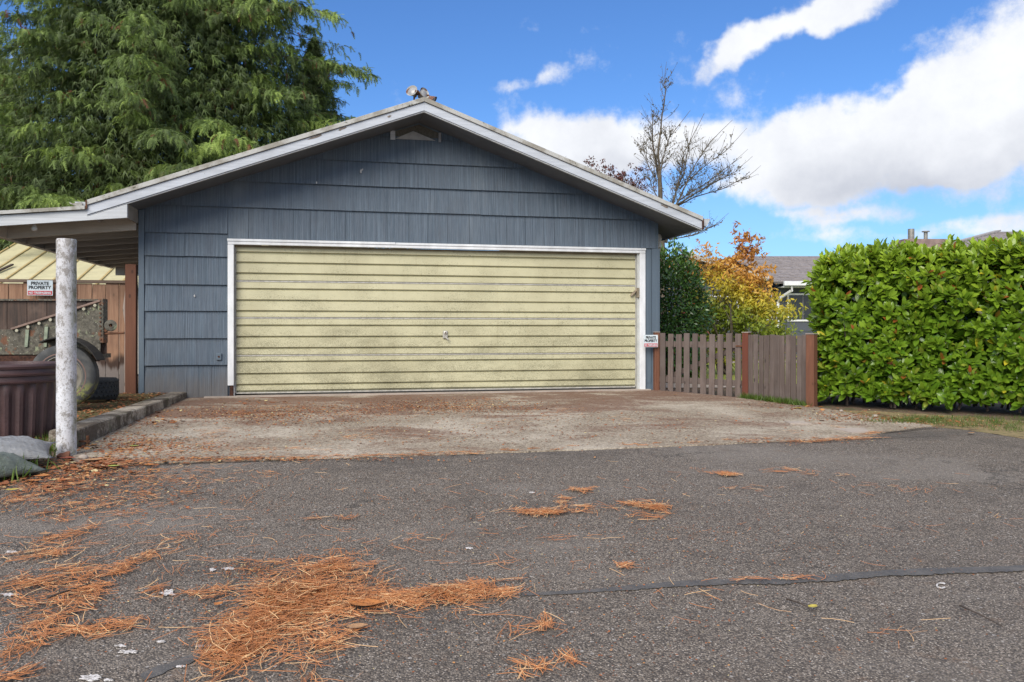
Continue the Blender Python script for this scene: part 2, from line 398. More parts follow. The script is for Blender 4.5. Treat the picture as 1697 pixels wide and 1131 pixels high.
M = {}
M['shake'] = mat_shake(); M['blue'] = mat_flatblue()
M['fascia'] = mat_oldwhite('weathered_white_fascia_paint', (.50, .535, .59), .70)
M['fascia2'] = mat_oldwhite('carport_white_paint', (.52, .545, .57), .72)
M['edge'] = mat_mosswhite()
M['trim'] = mat_oldwhite('white_door_casing', (.74, .76, .78), .80, grain=(8, 8, 3))
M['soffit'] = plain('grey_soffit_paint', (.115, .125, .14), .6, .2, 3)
M['beam'] = mat_oldwhite('dusty_carport_beam_paint', (.56, .52, .46), .70, (.16, .07, .03))
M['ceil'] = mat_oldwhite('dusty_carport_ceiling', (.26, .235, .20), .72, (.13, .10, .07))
M['door'] = mat_door()
M['alu'] = plain('dull_aluminium', (.52, .50, .45), .45, .3, 20, .3)
M['rust'] = plain('rusty_iron', (.16, .07, .035), .8, .5, 20, .2, .004)
M['rot'] = plain('rotten_wood', (.07, .028, .016), .95, .6, 30, 0, .01)
M['shing'] = plain('garage_roof_felt', (.10, .10, .10), .95, .4, 30, 0, .01)
M['redpost'] = mat_wood('red_stained_post', (.20, .080, .042), (.13, .052, .030), (.22, .10, .06))
M['redpost2'] = mat_wood('dark_red_stained_post', (.15, .040, .020), (.10, .028, .015), (.12, .05, .03))
M['board'] = mat_wood('brown_fence_board', (.40, .235, .145), (.21, .105, .062), (.15, .085, .058), low=(.20, .17, .155))
M['rail'] = mat_wood('grey_brown_rail', (.22, .16, .12), (.15, .10, .07), (.10, .07, .05), axis='x')
M['greywood'] = mat_wood('silvery_grey_picket', (.155, .118, .102), (.095, .070, .060), (.20, .165, .15))
M['split'] = mat_wood('pale_split_wood', (.38, .31, .27), (.26, .21, .18), (.20, .16, .13))
M['asphalt'] = mat_asphalt(); M['concrete'] = mat_concrete('driveway_concrete')
M['curb'] = mat_concrete('mossy_kerb_concrete', (.30, .265, .215), (.17, .145, .115), False, True)
def mat_seal():
    m, t, b = material('bitumen_crack_sealer'); p = gpos(t)
    c = t.mix(t.ramp(t.noise(p, 9, 6, .7), (.4, .65)), (.080, .077, .076), (.125, .117, .110)); c = t.mix(t.ramp(t.noise(p, 110, 3, .8), (.56, .66, 0, .8)), c, (.22, .19, .165))
    t.put(b.inputs['Base Color'], c); b.inputs['Roughness'].default_value = .8; bump(t, b, t.noise(p, 90, 4, .7), .004, .8); return m
M['seal'] = mat_seal()
M['soil'] = mat_soil('bare_soil', (.13, .085, .055), (.20, .14, .09), (.09, .10, .04))
M['verge'] = mat_soil('dry_grass_verge', (.32, .24, .12), (.22, .19, .08), (.12, .075, .045), 20)
M['moss'] = mat_soil('mossy_leafy_floor', (.12, .085, .025), (.09, .095, .03), (.17, .07, .03), 16)
M['lawn'] = mat_soil('lawn_grass', (.27, .31, .05), (.34, .35, .07), (.22, .26, .06), 8)
M['path'] = plain('pale_path_stone', (.40, .34, .29), .9, .2, 5)
M['needle'] = mat_needles(); M['litter'] = mat_litter()
M['bark'] = plain('bark', (.10, .075, .06), .95, .5, 14, 0, .02)
M['barebark'] = plain('grey_brown_bark', (.14, .115, .085), .9, .4, 20, 0, .01)
def mat_wp():
    m, t, b = material('worn_white_paint'); p = gpos(t)
    c = t.mix(t.ramp(t.noise(p, 60, 5, .8), (.44, .60)), (.66, .63, .62), (.24, .22, .20)); t.put(b.inputs['Base Color'], c); b.inputs['Roughness'].default_value = .85; return m
M['white_paint'] = mat_wp()

# ------------------------------------------------------------------ the ground
def clip(poly, nx, ny, d):
    """keep the part of a 2-D polygon with nx*x+ny*y <= d"""
    out = []
    for i in range(len(poly)):
        a, b = poly[i], poly[(i + 1) % len(poly)]
        da, db = nx*a[0] + ny*a[1] - d, nx*b[0] + ny*b[1] - d
        if da <= 0: out.append(a)
        if (da < 0 < db) or (db < 0 < da):
            k = da / (da - db); out.append((a[0] + (b[0]-a[0])*k, a[1] + (b[1]-a[1])*k))
    return out
OX, OY, OD = S_, -C_, Y0 * (-C_)          # o = OX*x + OY*y - OD
def sheet(name, poly, lift, m, parent=None, thick=0.0):
    mb = MB()
    for lo, hi in ((-1e4, 0), (0, 4.85), (4.85, 16), (16, 1e4)):
        q = clip(clip(poly, OX, OY, hi + OD), -OX, -OY, -(lo + OD))
        if len(q) > 2:
            top = [(x, y, gnd(x, y) + lift) for x, y in q]
            if thick: mb.prism(top, [(x, y, z - thick) for x, y, z in top])
            else: mb.add(top, [tuple(range(len(top)))])
    o = mb.build(name, m, parent)
    return o
tag(sheet('ground', [(-250, -60), (250, -60), (250, 400), (-250, 400)], 0, M['soil']), kind='structure')
px = lambda a, b: (lambda v: (v.x, v.y))(onground(a, b))
rag = lambda pts, amp, n: [(a[0] + (b[0]-a[0])*k/n + random.uniform(-amp, amp), a[1] + (b[1]-a[1])*k/n + random.uniform(-amp, amp)) for a, b in zip(pts[:-1], pts[1:]) for k in range(n)] + [pts[-1]]
edge_r = rag([px(1440, 722), px(1545, 708), px(1620, 716), px(1697, 729), px(1850, 752)], .02, 5)
road_poly = [(-40, -30), (40, -30), (40, 5.0)] + edge_r[::-1] + [GW(3.4, -4.2)[:2], GW(-4.2, -4.4)[:2], px(118, 765), px(60, 790), px(0, 812), (-7, 4.6), (-40, -2)]
road = tag(sheet('asphalt_road', road_poly, .004, M['asphalt']), kind='structure')
joint = rag([px(128, 776), px(240, 770), px(460, 764), px(700, 757), px(960, 748), px(1200, 738), px(1430, 726), px(1480, 716), px(1545, 708)], .012, 6)
cpoly = joint + [px(1440, 692), px(1352, 676), px(1238, 662), px(1165, 655)] + [GW(2.3, 0.3)[:2], GW(-4.3, 0.3)[:2], (-4.16, 10.4), (-3.43, 6.36), (-3.30, 6.1)]
drive = tag(sheet('concrete_driveway', cpoly, .014, M['concrete'], thick=.03), kind='structure')
tag(sheet('grass_verge', [px(1360, 681), px(1440, 694)] + rag([px(1545, 708), px(1620, 716), px(1697, 729), px(1850, 752)], .02, 5) + [px(1850, 712), px(1697, 699), px(1600, 691), px(1450, 682)], .006, M['verge']), kind='structure')
tag(sheet('carport_floor', [(-3.52, 6.35), (-4.24, 10.4), GW(-10, 0.0)[:2], GW(-10, -4.0)[:2]], .075, M['moss'], thick=.06), kind='structure')
tag(sheet('lawn', [(3.2, 13.2), (16, 11.5), (16, 34), (2.2, 34), (2.0, 16.5)], .006, M['lawn']), kind='structure')
tag(sheet('garden_path', [(1.9, 21.2), (14, 21.2), (14, 22.4), (1.9, 22.4)], .012, M['path']), kind='structure')
tag(sheet('patio', [GW(2.3, .35)[:2], GW(3.9, .1)[:2], (4.2, 12.6), (2.4, 13.2)], .012, M['path']), kind='structure')
# driveway crack pieces on the right: two slabs parted by a joint filled with needles
for pts in ([(1380, 712), (1432, 711), (1440, 717), (1412, 719)], [(1300, 700), (1330, 700), (1345, 704), (1310, 704)]):
    pp = [onground(a, b, .014) for a, b in pts]
    MB().prism([p + Vector((0, 0, .012)) for p in pp], pp).build('broken_slab', M['path'], drive)
# cut line across the drive
def ribbon(pts, wids, lift, thick=.001):
    top = []; bot = []
    P = [onground(a, b, lift) for a, b in pts]
    for i, p in enumerate(P):
        d = (P[min(i+1, len(P)-1)] - P[max(i-1, 0)]).normalized(); n = Vector((-d.y, d.x, 0)); w_ = wids[i] / 2
        top.append(p + n * w_ * random.uniform(.75, 1.25)); bot.append(p - n * w_ * random.uniform(.8, 1.2))
    mb = MB()
    for i in range(len(P) - 1):
        q = [top[i], bot[i], bot[i+1], top[i+1]]
        mb.prism([v + Vector((0, 0, thick)) for v in q], q)
    return mb
sp = []; sw = []
for i in range(220):
    k = i / 219; x = 865 + k * 990
    y = 986 - 40 * k ** .85 - 14 * k + math.sin(k * 17) * 1.6
    sp.append((x, y)); sw.append((.028 + .07 * min(1, k * 2.2)) * (1 + .18 * math.sin(k * 40) * math.sin(k * 13)))
tag(ribbon(sp, sw, .006).build('crack_sealant', M['seal']), kind='structure')
tag(ribbon([(235 + i * 12, 1122 - i * 4.2 + random.uniform(-2, 2)) for i in range(9)], [.05 + .02 * random.random() for _ in range(9)], .006).build('crack_sealant', M['seal']), kind='structure')
# scraps of worn white paint on the road
def paint_blob(x, y, rx, ry, ang=0):
    n = 22; pts = []
    for k in range(n):
        a = 2 * math.pi * k / n; r = random.uniform(.45, 1.15)
        dx, dy = rx * math.cos(a) * r, ry * math.sin(a) * r
        pts.append(onground(x + dx * math.cos(ang) - dy * math.sin(ang), y + dx * math.sin(ang) + dy * math.cos(ang), .008))
    MB().prism([p + Vector((0, 0, .003)) for p in pts], pts).build('paint_scrap', M['white_paint'], road)
for b_ in [(352, 945, 6, 2.5), (377, 943, 12, 2.6), (278, 983, 14, 6), (15, 986, 16, 3), (98, 990, 5, 2.5), (212, 1081, 16, 3.5), (200, 1071, 10, 1.8), (148, 1124, 18, 6), (268, 1064, 9, 2),
           (358, 1070, 12, 2), (330, 1071, 9, 2), (196, 853, 6, 1.6), (20, 915, 12, 2), (778, 909, 6, 1.6), (881, 817, 5, 1.4), (300, 1105, 10, 2), (180, 1128, 8, 2)]:
    paint_blob(*b_)
cm = MB()   # small white curved mark
for i in range(10):
    a0, a1 = R(40 + i * 28), R(40 + (i + 1) * 28)
    q = [onground(1560 + 9 * rr * math.cos(a), 971 + 5 * rr * math.sin(a), .008) for a, rr in ((a0, 1.0), (a1, 1.0), (a1, .7), (a0, .7))]
    cm.prism([p + Vector((0, 0, .003)) for p in q], q)
cm.build('painted_letter', M['white_paint'], road)

# ------------------------------------------------------------------ the garage
G = empty('garage', (0, Y0, 0), TH, 'blue grey shingled garage with a cream ribbed metal door and low gabled roof', 'garage')
XL, XR = -4.77, 2.15; RX, RZ, SL = -1.28, 3.79, 0.367; EL, ER = 3.93, 3.82; OV = .6; BK = 7.4
DX0, DX1, DZ = -3.64, 1.83, 1.93                     # door opening inside the casing
TX0, TX1, TZ = -3.722, 1.94, 2.0                     # casing, outside
top_z = lambda x: RZ - SL * abs(x - RX)
wall_z = lambda x: top_z(x) - .15
# wall: front pieces round the opening, sides and back
mw = MB()
def wallpoly(pts, y0=0.0, y1=.12): mw.prism([(x, y0, z) for x, z in pts], [(x, y1, z) for x, z in pts])
wallpoly([(XL, -.05), (DX0 - .03, -.05), (DX0 - .03, wall_z(DX0 - .03)), (XL, wall_z(XL))])
wallpoly([(DX1 + .03, -.05), (XR, -.05), (XR, wall_z(XR)), (DX1 + .03, wall_z(DX1 + .03))])
wallpoly([(DX0 - .03, DZ + .02), (DX1 + .03, DZ + .02), (DX1 + .03, wall_z(DX1 + .03)), (RX, wall_z(RX)), (DX0 - .03, wall_z(DX0 - .03))])
mw.box(XL, XL + .1, .12, BK - .6, -.05, 2.3); mw.box(XR - .1, XR, .12, BK - .6, -.05, 2.3); mw.box(XL, XR, BK - .6, BK - .5, -.05, 2.3)
mw.build('wall', M['blue'], G)
# combed shingles, one object each
def clip3(poly):
    poly = clip(poly, SL, 1, RZ - .165 + SL * RX)          # right slope
    return clip(poly, -SL, 1, RZ - .165 - SL * RX)         # left slope
def shingle(x0, x1, z0, z1, jog=0.0, gap=.0006):
    x0 += gap; x1 -= gap
    p = clip3([(x0, z0 + random.uniform(-.003, .003) + jog), (x1, z0 + random.uniform(-.003, .003) + jog), (x1, z1 + .02), (x0, z1 + .02)])
    if len(p) < 3: return
    dy = random.uniform(0, .003)
    fr = [(x, -.036 - dy + .030 * min(1, (z - z0) / max(z1 - z0, .05)), z) for x, z in p]
    MB().prism(fr, [(x, -.001, z + (.022 if z < z0 + .02 else 0)) for x, z in p]).build('shingle', M['shake'], G)
cz = [.05, .396, .734, 1.081, 1.416, 1.772, 2.068, 2.41]
xm = -4.225
for i in range(7):
    a, b = cz[i], cz[i + 1]
    j = xm + random.uniform(-.02, .02)
    if i == 0:
        shingle(XL + .06, j, a - .01, b); 
        for q0, q1 in ((j, -4.08), (-4.08, -3.92), (-3.92, TX0 - .002)): shingle(q0, q1, -.03, b)
    elif i == 6:
        shingle(XL + .06, j, a, b); shingle(j, TX0 - .002, a, b)
    else:
        shingle(XL + .06, j, a, b); shingle(j, TX0 - .002, a, b)
hx = [-3.722, -3.47, -2.91, -2.70, -2.25, -1.71, -1.42, -1.17, -.90, -.60, -.23, -.08, .18, .45, .60, .95, 1.32, 1.62, 1.87, 2.10]
for a, b in zip(hx[:-1], hx[1:]): shingle(a, b, TZ + .002, 2.41, 0, .0018)
for i, (z0, z1) in enumerate(((2.41, 2.742), (2.742, 3.07), (3.07, 3.405))):
    x = XL + .06 - [.0, .5, .25][i]
    while x < XR:
        x1 = x + random.choice((1.22, 1.22, .61))
        shingle(max(x, XL + .06), min(x1, XR - .005), z0, z1); x = x1
shingle(-1.95, -1.68, 3.405, 3.5); shingle(-.98, -.3, 3.40, 3.6)
# right strip of the front wall: flat vertical board siding
MB().box(TX1 + .003, TX1 + .095, -.018, .0, .08, 2.0).build('corner_panel', M['blue'], G, bevel=.002)
MB().box(TX1 + .099, XR + .012, -.034, .0, -.02, 2.0).build('corner_board', M['blue'], G, bevel=.003)
MB().box(XL - .012, XL + .055, -.034, .0, .02, wall_z(XL) - .02).build('corner_board', M['blue'], G, bevel=.003)
MB().box(TX1 + .003, XR - .01, -.014, .0, -.03, .078).build('base_board', M['blue'], G)
# gable vent: white posts, screen and bright triangular board
vt = MB().prism([(x, -.004, z) for x, z in ((-1.66, 3.385), (-.98, 3.385), (-.98, 3.49), (-1.28, 3.60), (-1.66, 3.475))], [(x, 0.02, z) for x, z in ((-1.66, 3.385), (-.98, 3.385), (-.98, 3.49), (-1.28, 3.60), (-1.66, 3.475))]).build('gable_vent', plain('dusty_screen', (.12, .115, .10), .9, .3, 40), G)
MB().prism([(x, -.02, z) for x, z in ((-1.60, 3.392), (-1.06, 3.392), (-1.36, 3.505))], [(x, -.006, z) for x, z in ((-1.60, 3.392), (-1.06, 3.392), (-1.36, 3.505))]).build('vent_board', plain('pale_vent_paint', (.34, .345, .35), .7, .2, 9), vt)
MB().box(-1.665, -1.60, -.03, -.022, 3.375, 3.495).build('vent_post', M['fascia'], vt)
MB().box(-1.02, -.985, -.03, -.005, 3.375, 3.50).build('vent_post', plain('shaded_post_paint', (.25, .255, .27), .7, .2), vt)
# roof slabs, soffits, rake boards
def slope_strip(name, m, y0, y1, dt, db, xa, xb, parent=G, bev=0, smooth=False):
    mb = MB()
    f = lambda x, d: top_z(x) - d
    n = 1
    q = [(xa, f(xa, dt)), (xb, f(xb, dt)), (xb, f(xb, db)), (xa, f(xa, db))]
    mb.prism([(x, y0, z) for x, z in q], [(x, y1, z) for x, z in q])
    return mb.build(name, m, parent, bevel=bev)
xa, xb = RX - EL, RX + ER
roof = slope_strip('roof', M['shing'], -OV + .03, BK, 0.0, .05, xa + .01, RX)
for (a, b) in ((xa, RX), (RX, xb)):
    slope_strip('roof_edge', M['edge'], -OV - .045, -OV + .028, -.006, .052, a, b, bev=.003)
    slope_strip('rake_board', M['fascia'], -OV - .022, -OV + .02, .056, .163, a, b, bev=.002)
    slope_strip('rake_moulding', M['fascia2'], -OV - .008, -OV + .03, .166, .178, a, b)
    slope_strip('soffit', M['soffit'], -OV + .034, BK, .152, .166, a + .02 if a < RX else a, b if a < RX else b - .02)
slope_strip('roof_slope', M['shing'], -OV + .03, BK, 0.0, .05, RX, xb - .01)
for sx, x in ((-1, xa), (1, xb)):
    z = top_z(x)
    MB().box(min(x, x + sx * .02), max(x, x + sx * .02), -OV + .0, BK, z - .175, z - .02).build('eave_board', M['fascia'], G)
# gutters
def gutter(x, sx, z, y0, y1, name='gutter', m=None):
    pr = [(0, 0), (.0, -.10), (.075, -.10), (.11, -.03), (.12, .0), (.108, .0), (.098, -.03), (.068, -.092), (.01, -.092), (.01, 0)]
    q = [(x + sx * a, z + b) for a, b in pr]
    mb = MB().prism([(a, y0, b) for a, b in q], [(a, y1, b) for a, b in q])
    e = [(x + sx * a, z + b) for a, b in pr[:5]]
    mb.prism([(a, y0 - .002, b) for a, b in e], [(a, y0, b) for a, b in e])
    return mb.build(name, m or M['fascia2'], G)
gutter(xb + .03, 1, top_z(xb) - .01, -OV + .06, BK)
gl = gutter(xa - .025, -1, top_z(xa) - .01, -OV + .02, BK)
MB().box(xa - .012, xa + .004, -OV - .05, -OV - .024, top_z(xa) - .10, top_z(xa) - .0).build('rust_strip', M['rust'], gl)
MB().box(xb - .012, xb + .014, -OV - .04, -OV - .026, top_z(xb) - .17, top_z(xb) - .02).build('end_cap', M['rot'], G)
# broken gutter end, torn metal flap
MB().prism([(xa - .06, -OV - .03, 2.33), (xa - .17, -OV - .05, 2.30), (xa - .19, -OV - .04, 2.325), (xa - .11, -OV - .04, 2.262), (xa - .04, -OV - .03, 2.255)],
           [(xa - .06, -OV - .0, 2.33), (xa - .17, -OV - .0, 2.30), (xa - .19, -OV - .0, 2.325), (xa - .11, -OV - .0, 2.262), (xa - .04, -OV - .0, 2.255)]).build('torn_flashing', M['edge'], G)

# garage door with ribbed sections
D = MB().box(DX0, DX1, .085, .10, .035, DZ).build('garage_door', M['door'], G)
Yd = 11.23
def dz(pyv, s=-3.6): 
    X = s * C_; Y = Y0 + s * S_; return ZC + (HY - pyv) / F * Y
seams = [465.5, 527, 590]; ribs = [417, 434, 452, None, 478, 497, 515, None, 539, 558, 577, None, 600, 620, 638]
segz = [DZ] + [dz(s_) for s_ in seams] + [.045]
rz = {0: [417, 434, 452], 1: [478, 497, 515], 2: [539, 558, 577], 3: [600, 620, 638]}
for k in range(4):
    zt, zb = segz[k] - .010, segz[k + 1] + .010
    prof = [(.080, zt)]
    prof.append((.056, zt - .004))
    for r_ in rz[k]:
        z = dz(r_)
        prof += [(.048, z + .008), (.080, z + .002), (.082, z - .009), (.056, z - .026)]
    prof += [(.050, zb + .004), (.080, zb)]
    mb = MB(); n = len(prof)
    vs = [(DX0 + .012, y, z) for y, z in prof] + [(DX1 - .012, y, z) for y, z in prof]
    mb.add(vs, [(i, i + 1, n + i + 1, n + i) for i in range(n - 1)] + [tuple(range(n)), tuple(range(2 * n - 1, n - 1, -1))])
    mb.build('door_section', M['door'], D)
for k in (1, 2, 3): MB().box(DX0 + .01, DX1 - .01, .058, .084, segz[k] - .0085, segz[k] + .0085).build('section_seam', M['alu'], D)
MB().box(DX0 + .002, DX0 + .0115, .045, .086, .03, DZ - .01).build('door_edge', M['alu'], D)
MB().box(DX1 - .0115, DX1 - .002, .045, .086, .03, DZ - .01).build('door_edge', M['alu'], D)
MB().box(DX0 + .01, DX1 - .01, .048, .084, .018, .034).build('bottom_rail', M['alu'], D)
MB().box(DX0 + .30, DX1 - .01, .052, .080, .0, .014).build('bottom_seal', plain('black_rubber', (.02, .02, .02), .7), D)
# lock handle
lh = MB().box(-.955, -.885, .030, .050, .72, .83).build('lock_plate', M['alu'], D, bevel=.012)
lm = Matrix.Translation((-.92, .03, .80)) @ Matrix.Rotation(R(90), 4, 'X')
MB().lathe([(.026, 0), (.026, .008), (.018, .014)], 16, lm).build('lock_cylinder', M['alu'], D, smooth=True)
MB().lathe([(.010, .014), (.010, .016)], 10, lm).build('keyhole', M['rot'], D)
MB().beam((-.925, .018, .745), (-.875, .005, .705), .018, .016).build('lock_handle', M['alu'], D, bevel=.004)
# latch bracket on the right jamb
MB().beam((1.745, .03, 1.325), (1.84, -.0, 1.43), .028, .03).build('door_latch', plain('weathered_latch', (.30, .24, .17), .8, .4, 30), G, bevel=.004)
MB().box(1.825, 1.855, -.03, .04, 1.30, 1.44).build('latch_plate', plain('weathered_latch_plate', (.26, .22, .16), .8, .4, 30), G, bevel=.003)
# casing (white trim) and inner jambs
MB().box(TX0, TX0 + .075, -.045, .012, .13, TZ - .07).build('door_casing', M['trim'], G, bevel=.004)
MB().box(TX1 - .085, TX1, -.045, .012, -.018, TZ - .07).build('door_casing', M['trim'], G, bevel=.004)
hc = MB().box(TX0, TX1, -.045, .012, TZ - .068, TZ).build('door_casing', M['trim'], G, bevel=.004)
MB().box(TX0 - .004, -1.6, -.056, -.046, TZ - .026, TZ + .004).build('casing_bead', M['trim'], hc, bevel=.002)
MB().box(-1.59, TX1 + .004, -.055, -.046, TZ - .028, TZ + .001).build('casing_bead', M['trim'], hc, bevel=.002)
MB().box(TX0 + .02, TX0 + .07, -.03, .02, -.018, .128).build('rotten_casing_end', M['rot'], G, bevel=.01)
MB().box(TX0 + .05, TX0 + .078, -.01, .03, -.018, .129).build('jamb_foot', M['trim'], G)
MB().box(DX1 + .002, TX1 - .086, .0, .11, -.01, TZ - .07).build('door_jamb', plain('grey_white_jamb', (.46, .47, .45), .6, .2, 6), G)
MB().box(TX0 + .0765, DX0 - .002, .0, .11, -.01, TZ - .07).build('door_jamb', plain('grey_jamb', (.42, .42, .40), .6, .2, 6), G)
MB().box(DX0, DX1, .02, .11, DZ - .018, DZ + .0).build('head_jamb', plain('brown_jamb', (.20, .16, .10), .8, .3), G)
MB().box(-4.0, 2.0, -.10, .35, -.06, -.003).build('threshold', M['path'], G)
# small wall plate with a hole, peeled spots
bx_ = MB().box(-3.86, -3.795, -.056, -.022, .455, .545).build('outlet_box', M['blue'], G, bevel=.006)
MB().lathe([(.013, 0), (.013, .004)], 12, Matrix.Translation((-3.827, -.056, .50)) @ Matrix.Rotation(R(90), 4, 'X')).build('outlet_hole', M['rot'], bx_)
for (sx, szv, a) in ((-2.05, 2.93, .03), (-2.62, 2.76, .015), (-4.12, 1.27, .018), (-2.03, 2.96, .014)):
    pts = [(sx + a * .6 * math.cos(t) * random.uniform(.6, 1.2), szv + a * math.sin(t) * random.uniform(.6, 1.3)) for t in np.linspace(0, 2*math.pi, 9)[:-1]]
    MB().prism([(x, -.041, z) for x, z in pts], [(x, -.012, z) for x, z in pts]).build('paint_chip', plain('bare_chip', (.5, .5, .5), .8), G)
for (sx, a) in ((-2.62, .10), (-2.30, .06), (-1.72, .025), (1.98, .06)):
    pts = [(sx + a * math.cos(t) * random.uniform(.6, 1.2), top_z(sx) - (.075 if a > .03 else .1) - SL * (a * math.cos(t)) * (1 if sx > RX else -1) + .014 * math.sin(t) * random.uniform(.6, 1.3)) for t in np.linspace(0, 2*math.pi, 13)[:-1]]
    MB().prism([(x, -OV - .0245, z) for x, z in pts], [(x, -OV - .02, z) for x, z in pts]).build('peeled_spot', plain('bare_grey_wood', (.20, .165, .14), .9, .3, 30), G)

# carport lean-to on the left side: its roof hangs on the garage
CZ = lambda x: 2.165 + (x + 4.76) * .1                 # underside line of the fascia
xe = -6.42
cr = MB()
q = [(xe - .06, CZ(xe) + .125), (xa - .02, CZ(xa) + .125), (xa - .02, CZ(xa) + .165), (xe - .06, CZ(xe) + .165)]
cr.prism([(x, -OV - .05, z) for x, z in q], [(x, 5.0, z) for x, z in q]); CR = cr.build('carport_roof', M['edge'], G)
q = [(xe, CZ(xe)), (-4.78, CZ(-4.78)), (-4.78, top_z(-4.78) - .182), (xa + .0, top_z(xa) - .182), (xa - .005, CZ(xa) + .122), (xe, CZ(xe) + .122)]
MB().prism([(x, -OV - .012, z) for x, z in q], [(x, -OV + .028, z) for x, z in q]).build('carport_fascia', M['fascia2'], CR, bevel=.002)
MB().box(-4.80, -4.785, -OV + .03, -.04, 2.165, top_z(-4.78) - .17).build('return_board', plain('beige_board', (.26, .24, .21), .7, .2), CR)
q = [(xe, CZ(xe) + .08), (XL - .02, CZ(XL) + .08), (XL - .02, CZ(XL) + .12), (xe, CZ(xe) + .12)]
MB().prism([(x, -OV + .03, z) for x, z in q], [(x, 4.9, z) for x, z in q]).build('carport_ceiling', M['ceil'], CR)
q0 = CZ(-6.27)
MB().box(-6.31, -6.25, -OV + .03, 4.95, q0 - .07, q0 + .078).build('edge_beam', M['beam'], CR)
MB().box(-6.48, -6.44, -OV + .0, 5.0, q0 - .03, q0 + .09).build('edge_board', M['beam'], CR)
for i in range(8):
    y = -.05 + i * .66
    a, b = -6.248, XL - .04
    q = [(a, CZ(a) - .075), (b, CZ(b) - .075), (b, CZ(b) + .078), (a, CZ(a) + .078)]
    MB().prism([(x, y, z) for x, z in q], [(x, y + .045, z) for x, z in q]).build('rafter', M['beam'], CR)
for i, y in enumerate((.28, .95, 1.6)):
    MB().beam((-5.45 - .1 * i, y - .15, CZ(-5.4) + .02), (-4.95, y + .12, CZ(-4.95) + .04), .012, .05).build('brace', M['beam'], CR)
MB().box(-6.22, XL - .02, 4.87, 4.93, CZ(-6.2) - .2, CZ(XL) + .06).build('back_beam', M['beam'], CR)

# lamp bulbs under the carport
def bulb(name, gx, gy, gz, label):
    p = GW(gx, gy, gz); e = empty(name, p, 0, label, 'light bulb', 'bare bulbs under the carport')
    MB().lathe([(.062, 0), (.062, -.006), (.035, -.018), (.022, -.022), (.022, -.045)], 20).build('socket', plain('white_porcelain', (.62, .60, .56), .35, .1), e, smooth=True)
    MB().lathe([(.013, -.045), (.016, -.058), (.029, -.078), (.034, -.098), (.029, -.118), (.014, -.130), (.002, -.133)], 20).build('glass', plain('frosted_glass', (.66, .70, .72), .12, .05), e, smooth=True)
bulb('light_bulb', -5.84, -.40, CZ(-5.84) + .078, 'bare white bulb in a porcelain socket near the front edge of the carport ceiling')
bulb('light_bulb', -4.98, 2.3, CZ(-4.98) + .078, 'bare bulb deep under the carport beside the blue garage wall')

# floodlights on the ridge
FL = empty('flood_light', GW(-1.38, -.35, RZ - .04), TH, 'rusty cluster of old floodlights on a short pole at the gable peak', 'floodlight')
rusty = mat_oldwhite('rusty_lamp_metal', (.42, .41, .38), .50, (.14, .06, .035), (9, 9, 9))
MB().tube([(0, 0, 0), (0, 0, .12)], .012, 8).build('pole', M['rust'], FL)
MB().lathe([(.045, -.02), (.055, 0), (.045, .03), (.01, .045)], 14, Matrix.Translation((.02, 0, .17))).build('junction_box', M['rust'], FL, smooth=True)
MB().tube([(.03, 0, .175), (.16, 0, .155), (.27, 0, .115)], .011, 8).build('arm', M['rust'], FL)
def lampcup(x, z, rx, rz_, s=1.0):
    Mx = Matrix.Translation((x, 0, z)) @ Matrix.Rotation(R(rz_), 4, 'Z') @ Matrix.Rotation(R(rx), 4, 'X')
    c = MB().lathe([(.018*s, -.09*s), (.024*s, -.07*s), (.028*s, -.045*s), (.045*s, -.02*s), (.072*s, .03*s), (.075*s, .034*s), (.068*s, .03*s), (.03*s, -.01*s), (.004, -.015*s)], 20, Mx).build('lamp_shade', rusty, FL, smooth=True)
    MB().lathe([(.058*s, .018*s), (.045*s, .028*s), (.004, .032*s)], 18, Mx).build('lamp_glass', plain('dusty_lamp_glass', (.36, .36, .36), .2, .3, 20), c, smooth=True)
lampcup(-.02, .18, -70, 150, 1.05); lampcup(.115, .165, 75, 35, 1.0); lampcup(.23, .10, 130, 70, .9)
# globe lamp under the right eave
GL = empty('globe_lamp', GW(2.20, .25, 2.14), TH, 'round off-white lamp on the garage side wall under the right eave', 'lamp')
MB().lathe([(.05, 0), (.05, .02), (.03, .04), (.03, .06)], 18, Matrix.Translation((-.05, 0, .04)) @ Matrix.Rotation(R(90), 4, 'Y')).build('mount', M['rust'], GL, smooth=True)
MB().lathe([(.01, .11), (.05, .10), (.066, .06), (.062, .02), (.048, -.02), (.062, -.05), (.06, -.09), (.01, -.12)], 20, Matrix.Translation((.04, 0, .0))).build('globe', plain('old_white_enamel', (.52, .50, .47), .4, .2, 20), GL, smooth=True)

# ------------------------------------------------------------------ signs
def text_mesh(txt, size, m, parent, name, x, z, y, boldness=.0, width=None):
    cu = bpy.data.curves.new(name, 'FONT'); cu.body = txt; cu.size = size; cu.align_x = 'CENTER'; cu.align_y = 'CENTER'; cu.offset = boldness; cu.extrude = .0006; cu.resolution_u = 3
    to = bpy.data.objects.new(name, cu); COL.objects.link(to)
    me = bpy.data.meshes.new_from_object(to); COL.objects.unlink(to); bpy.data.objects.remove(to)
    co = np.array([v.co[:] for v in me.vertices]); 
    wd = co[:, 0].max() - co[:, 0].min(); k = (width / wd) if width else 1.0
    cx0 = (co[:, 0].max() + co[:, 0].min()) / 2; cy0 = (co[:, 1].max() + co[:, 1].min()) / 2
    for v in me.vertices: v.co = ((v.co.x - cx0) * k + x, y - v.co.z, v.co.y - cy0 + z)
    me.materials.append(m); o = bpy.data.objects.new(name, me); COL.objects.link(o); o.parent = parent; return o
msw = plain('sign_white', (.62, .70, .74), .4, .1, 20); msk = plain('sign_black', (.02, .025, .03), .5, .1); msr = plain('sign_red', (.50, .03, .04), .4, .15, 20)
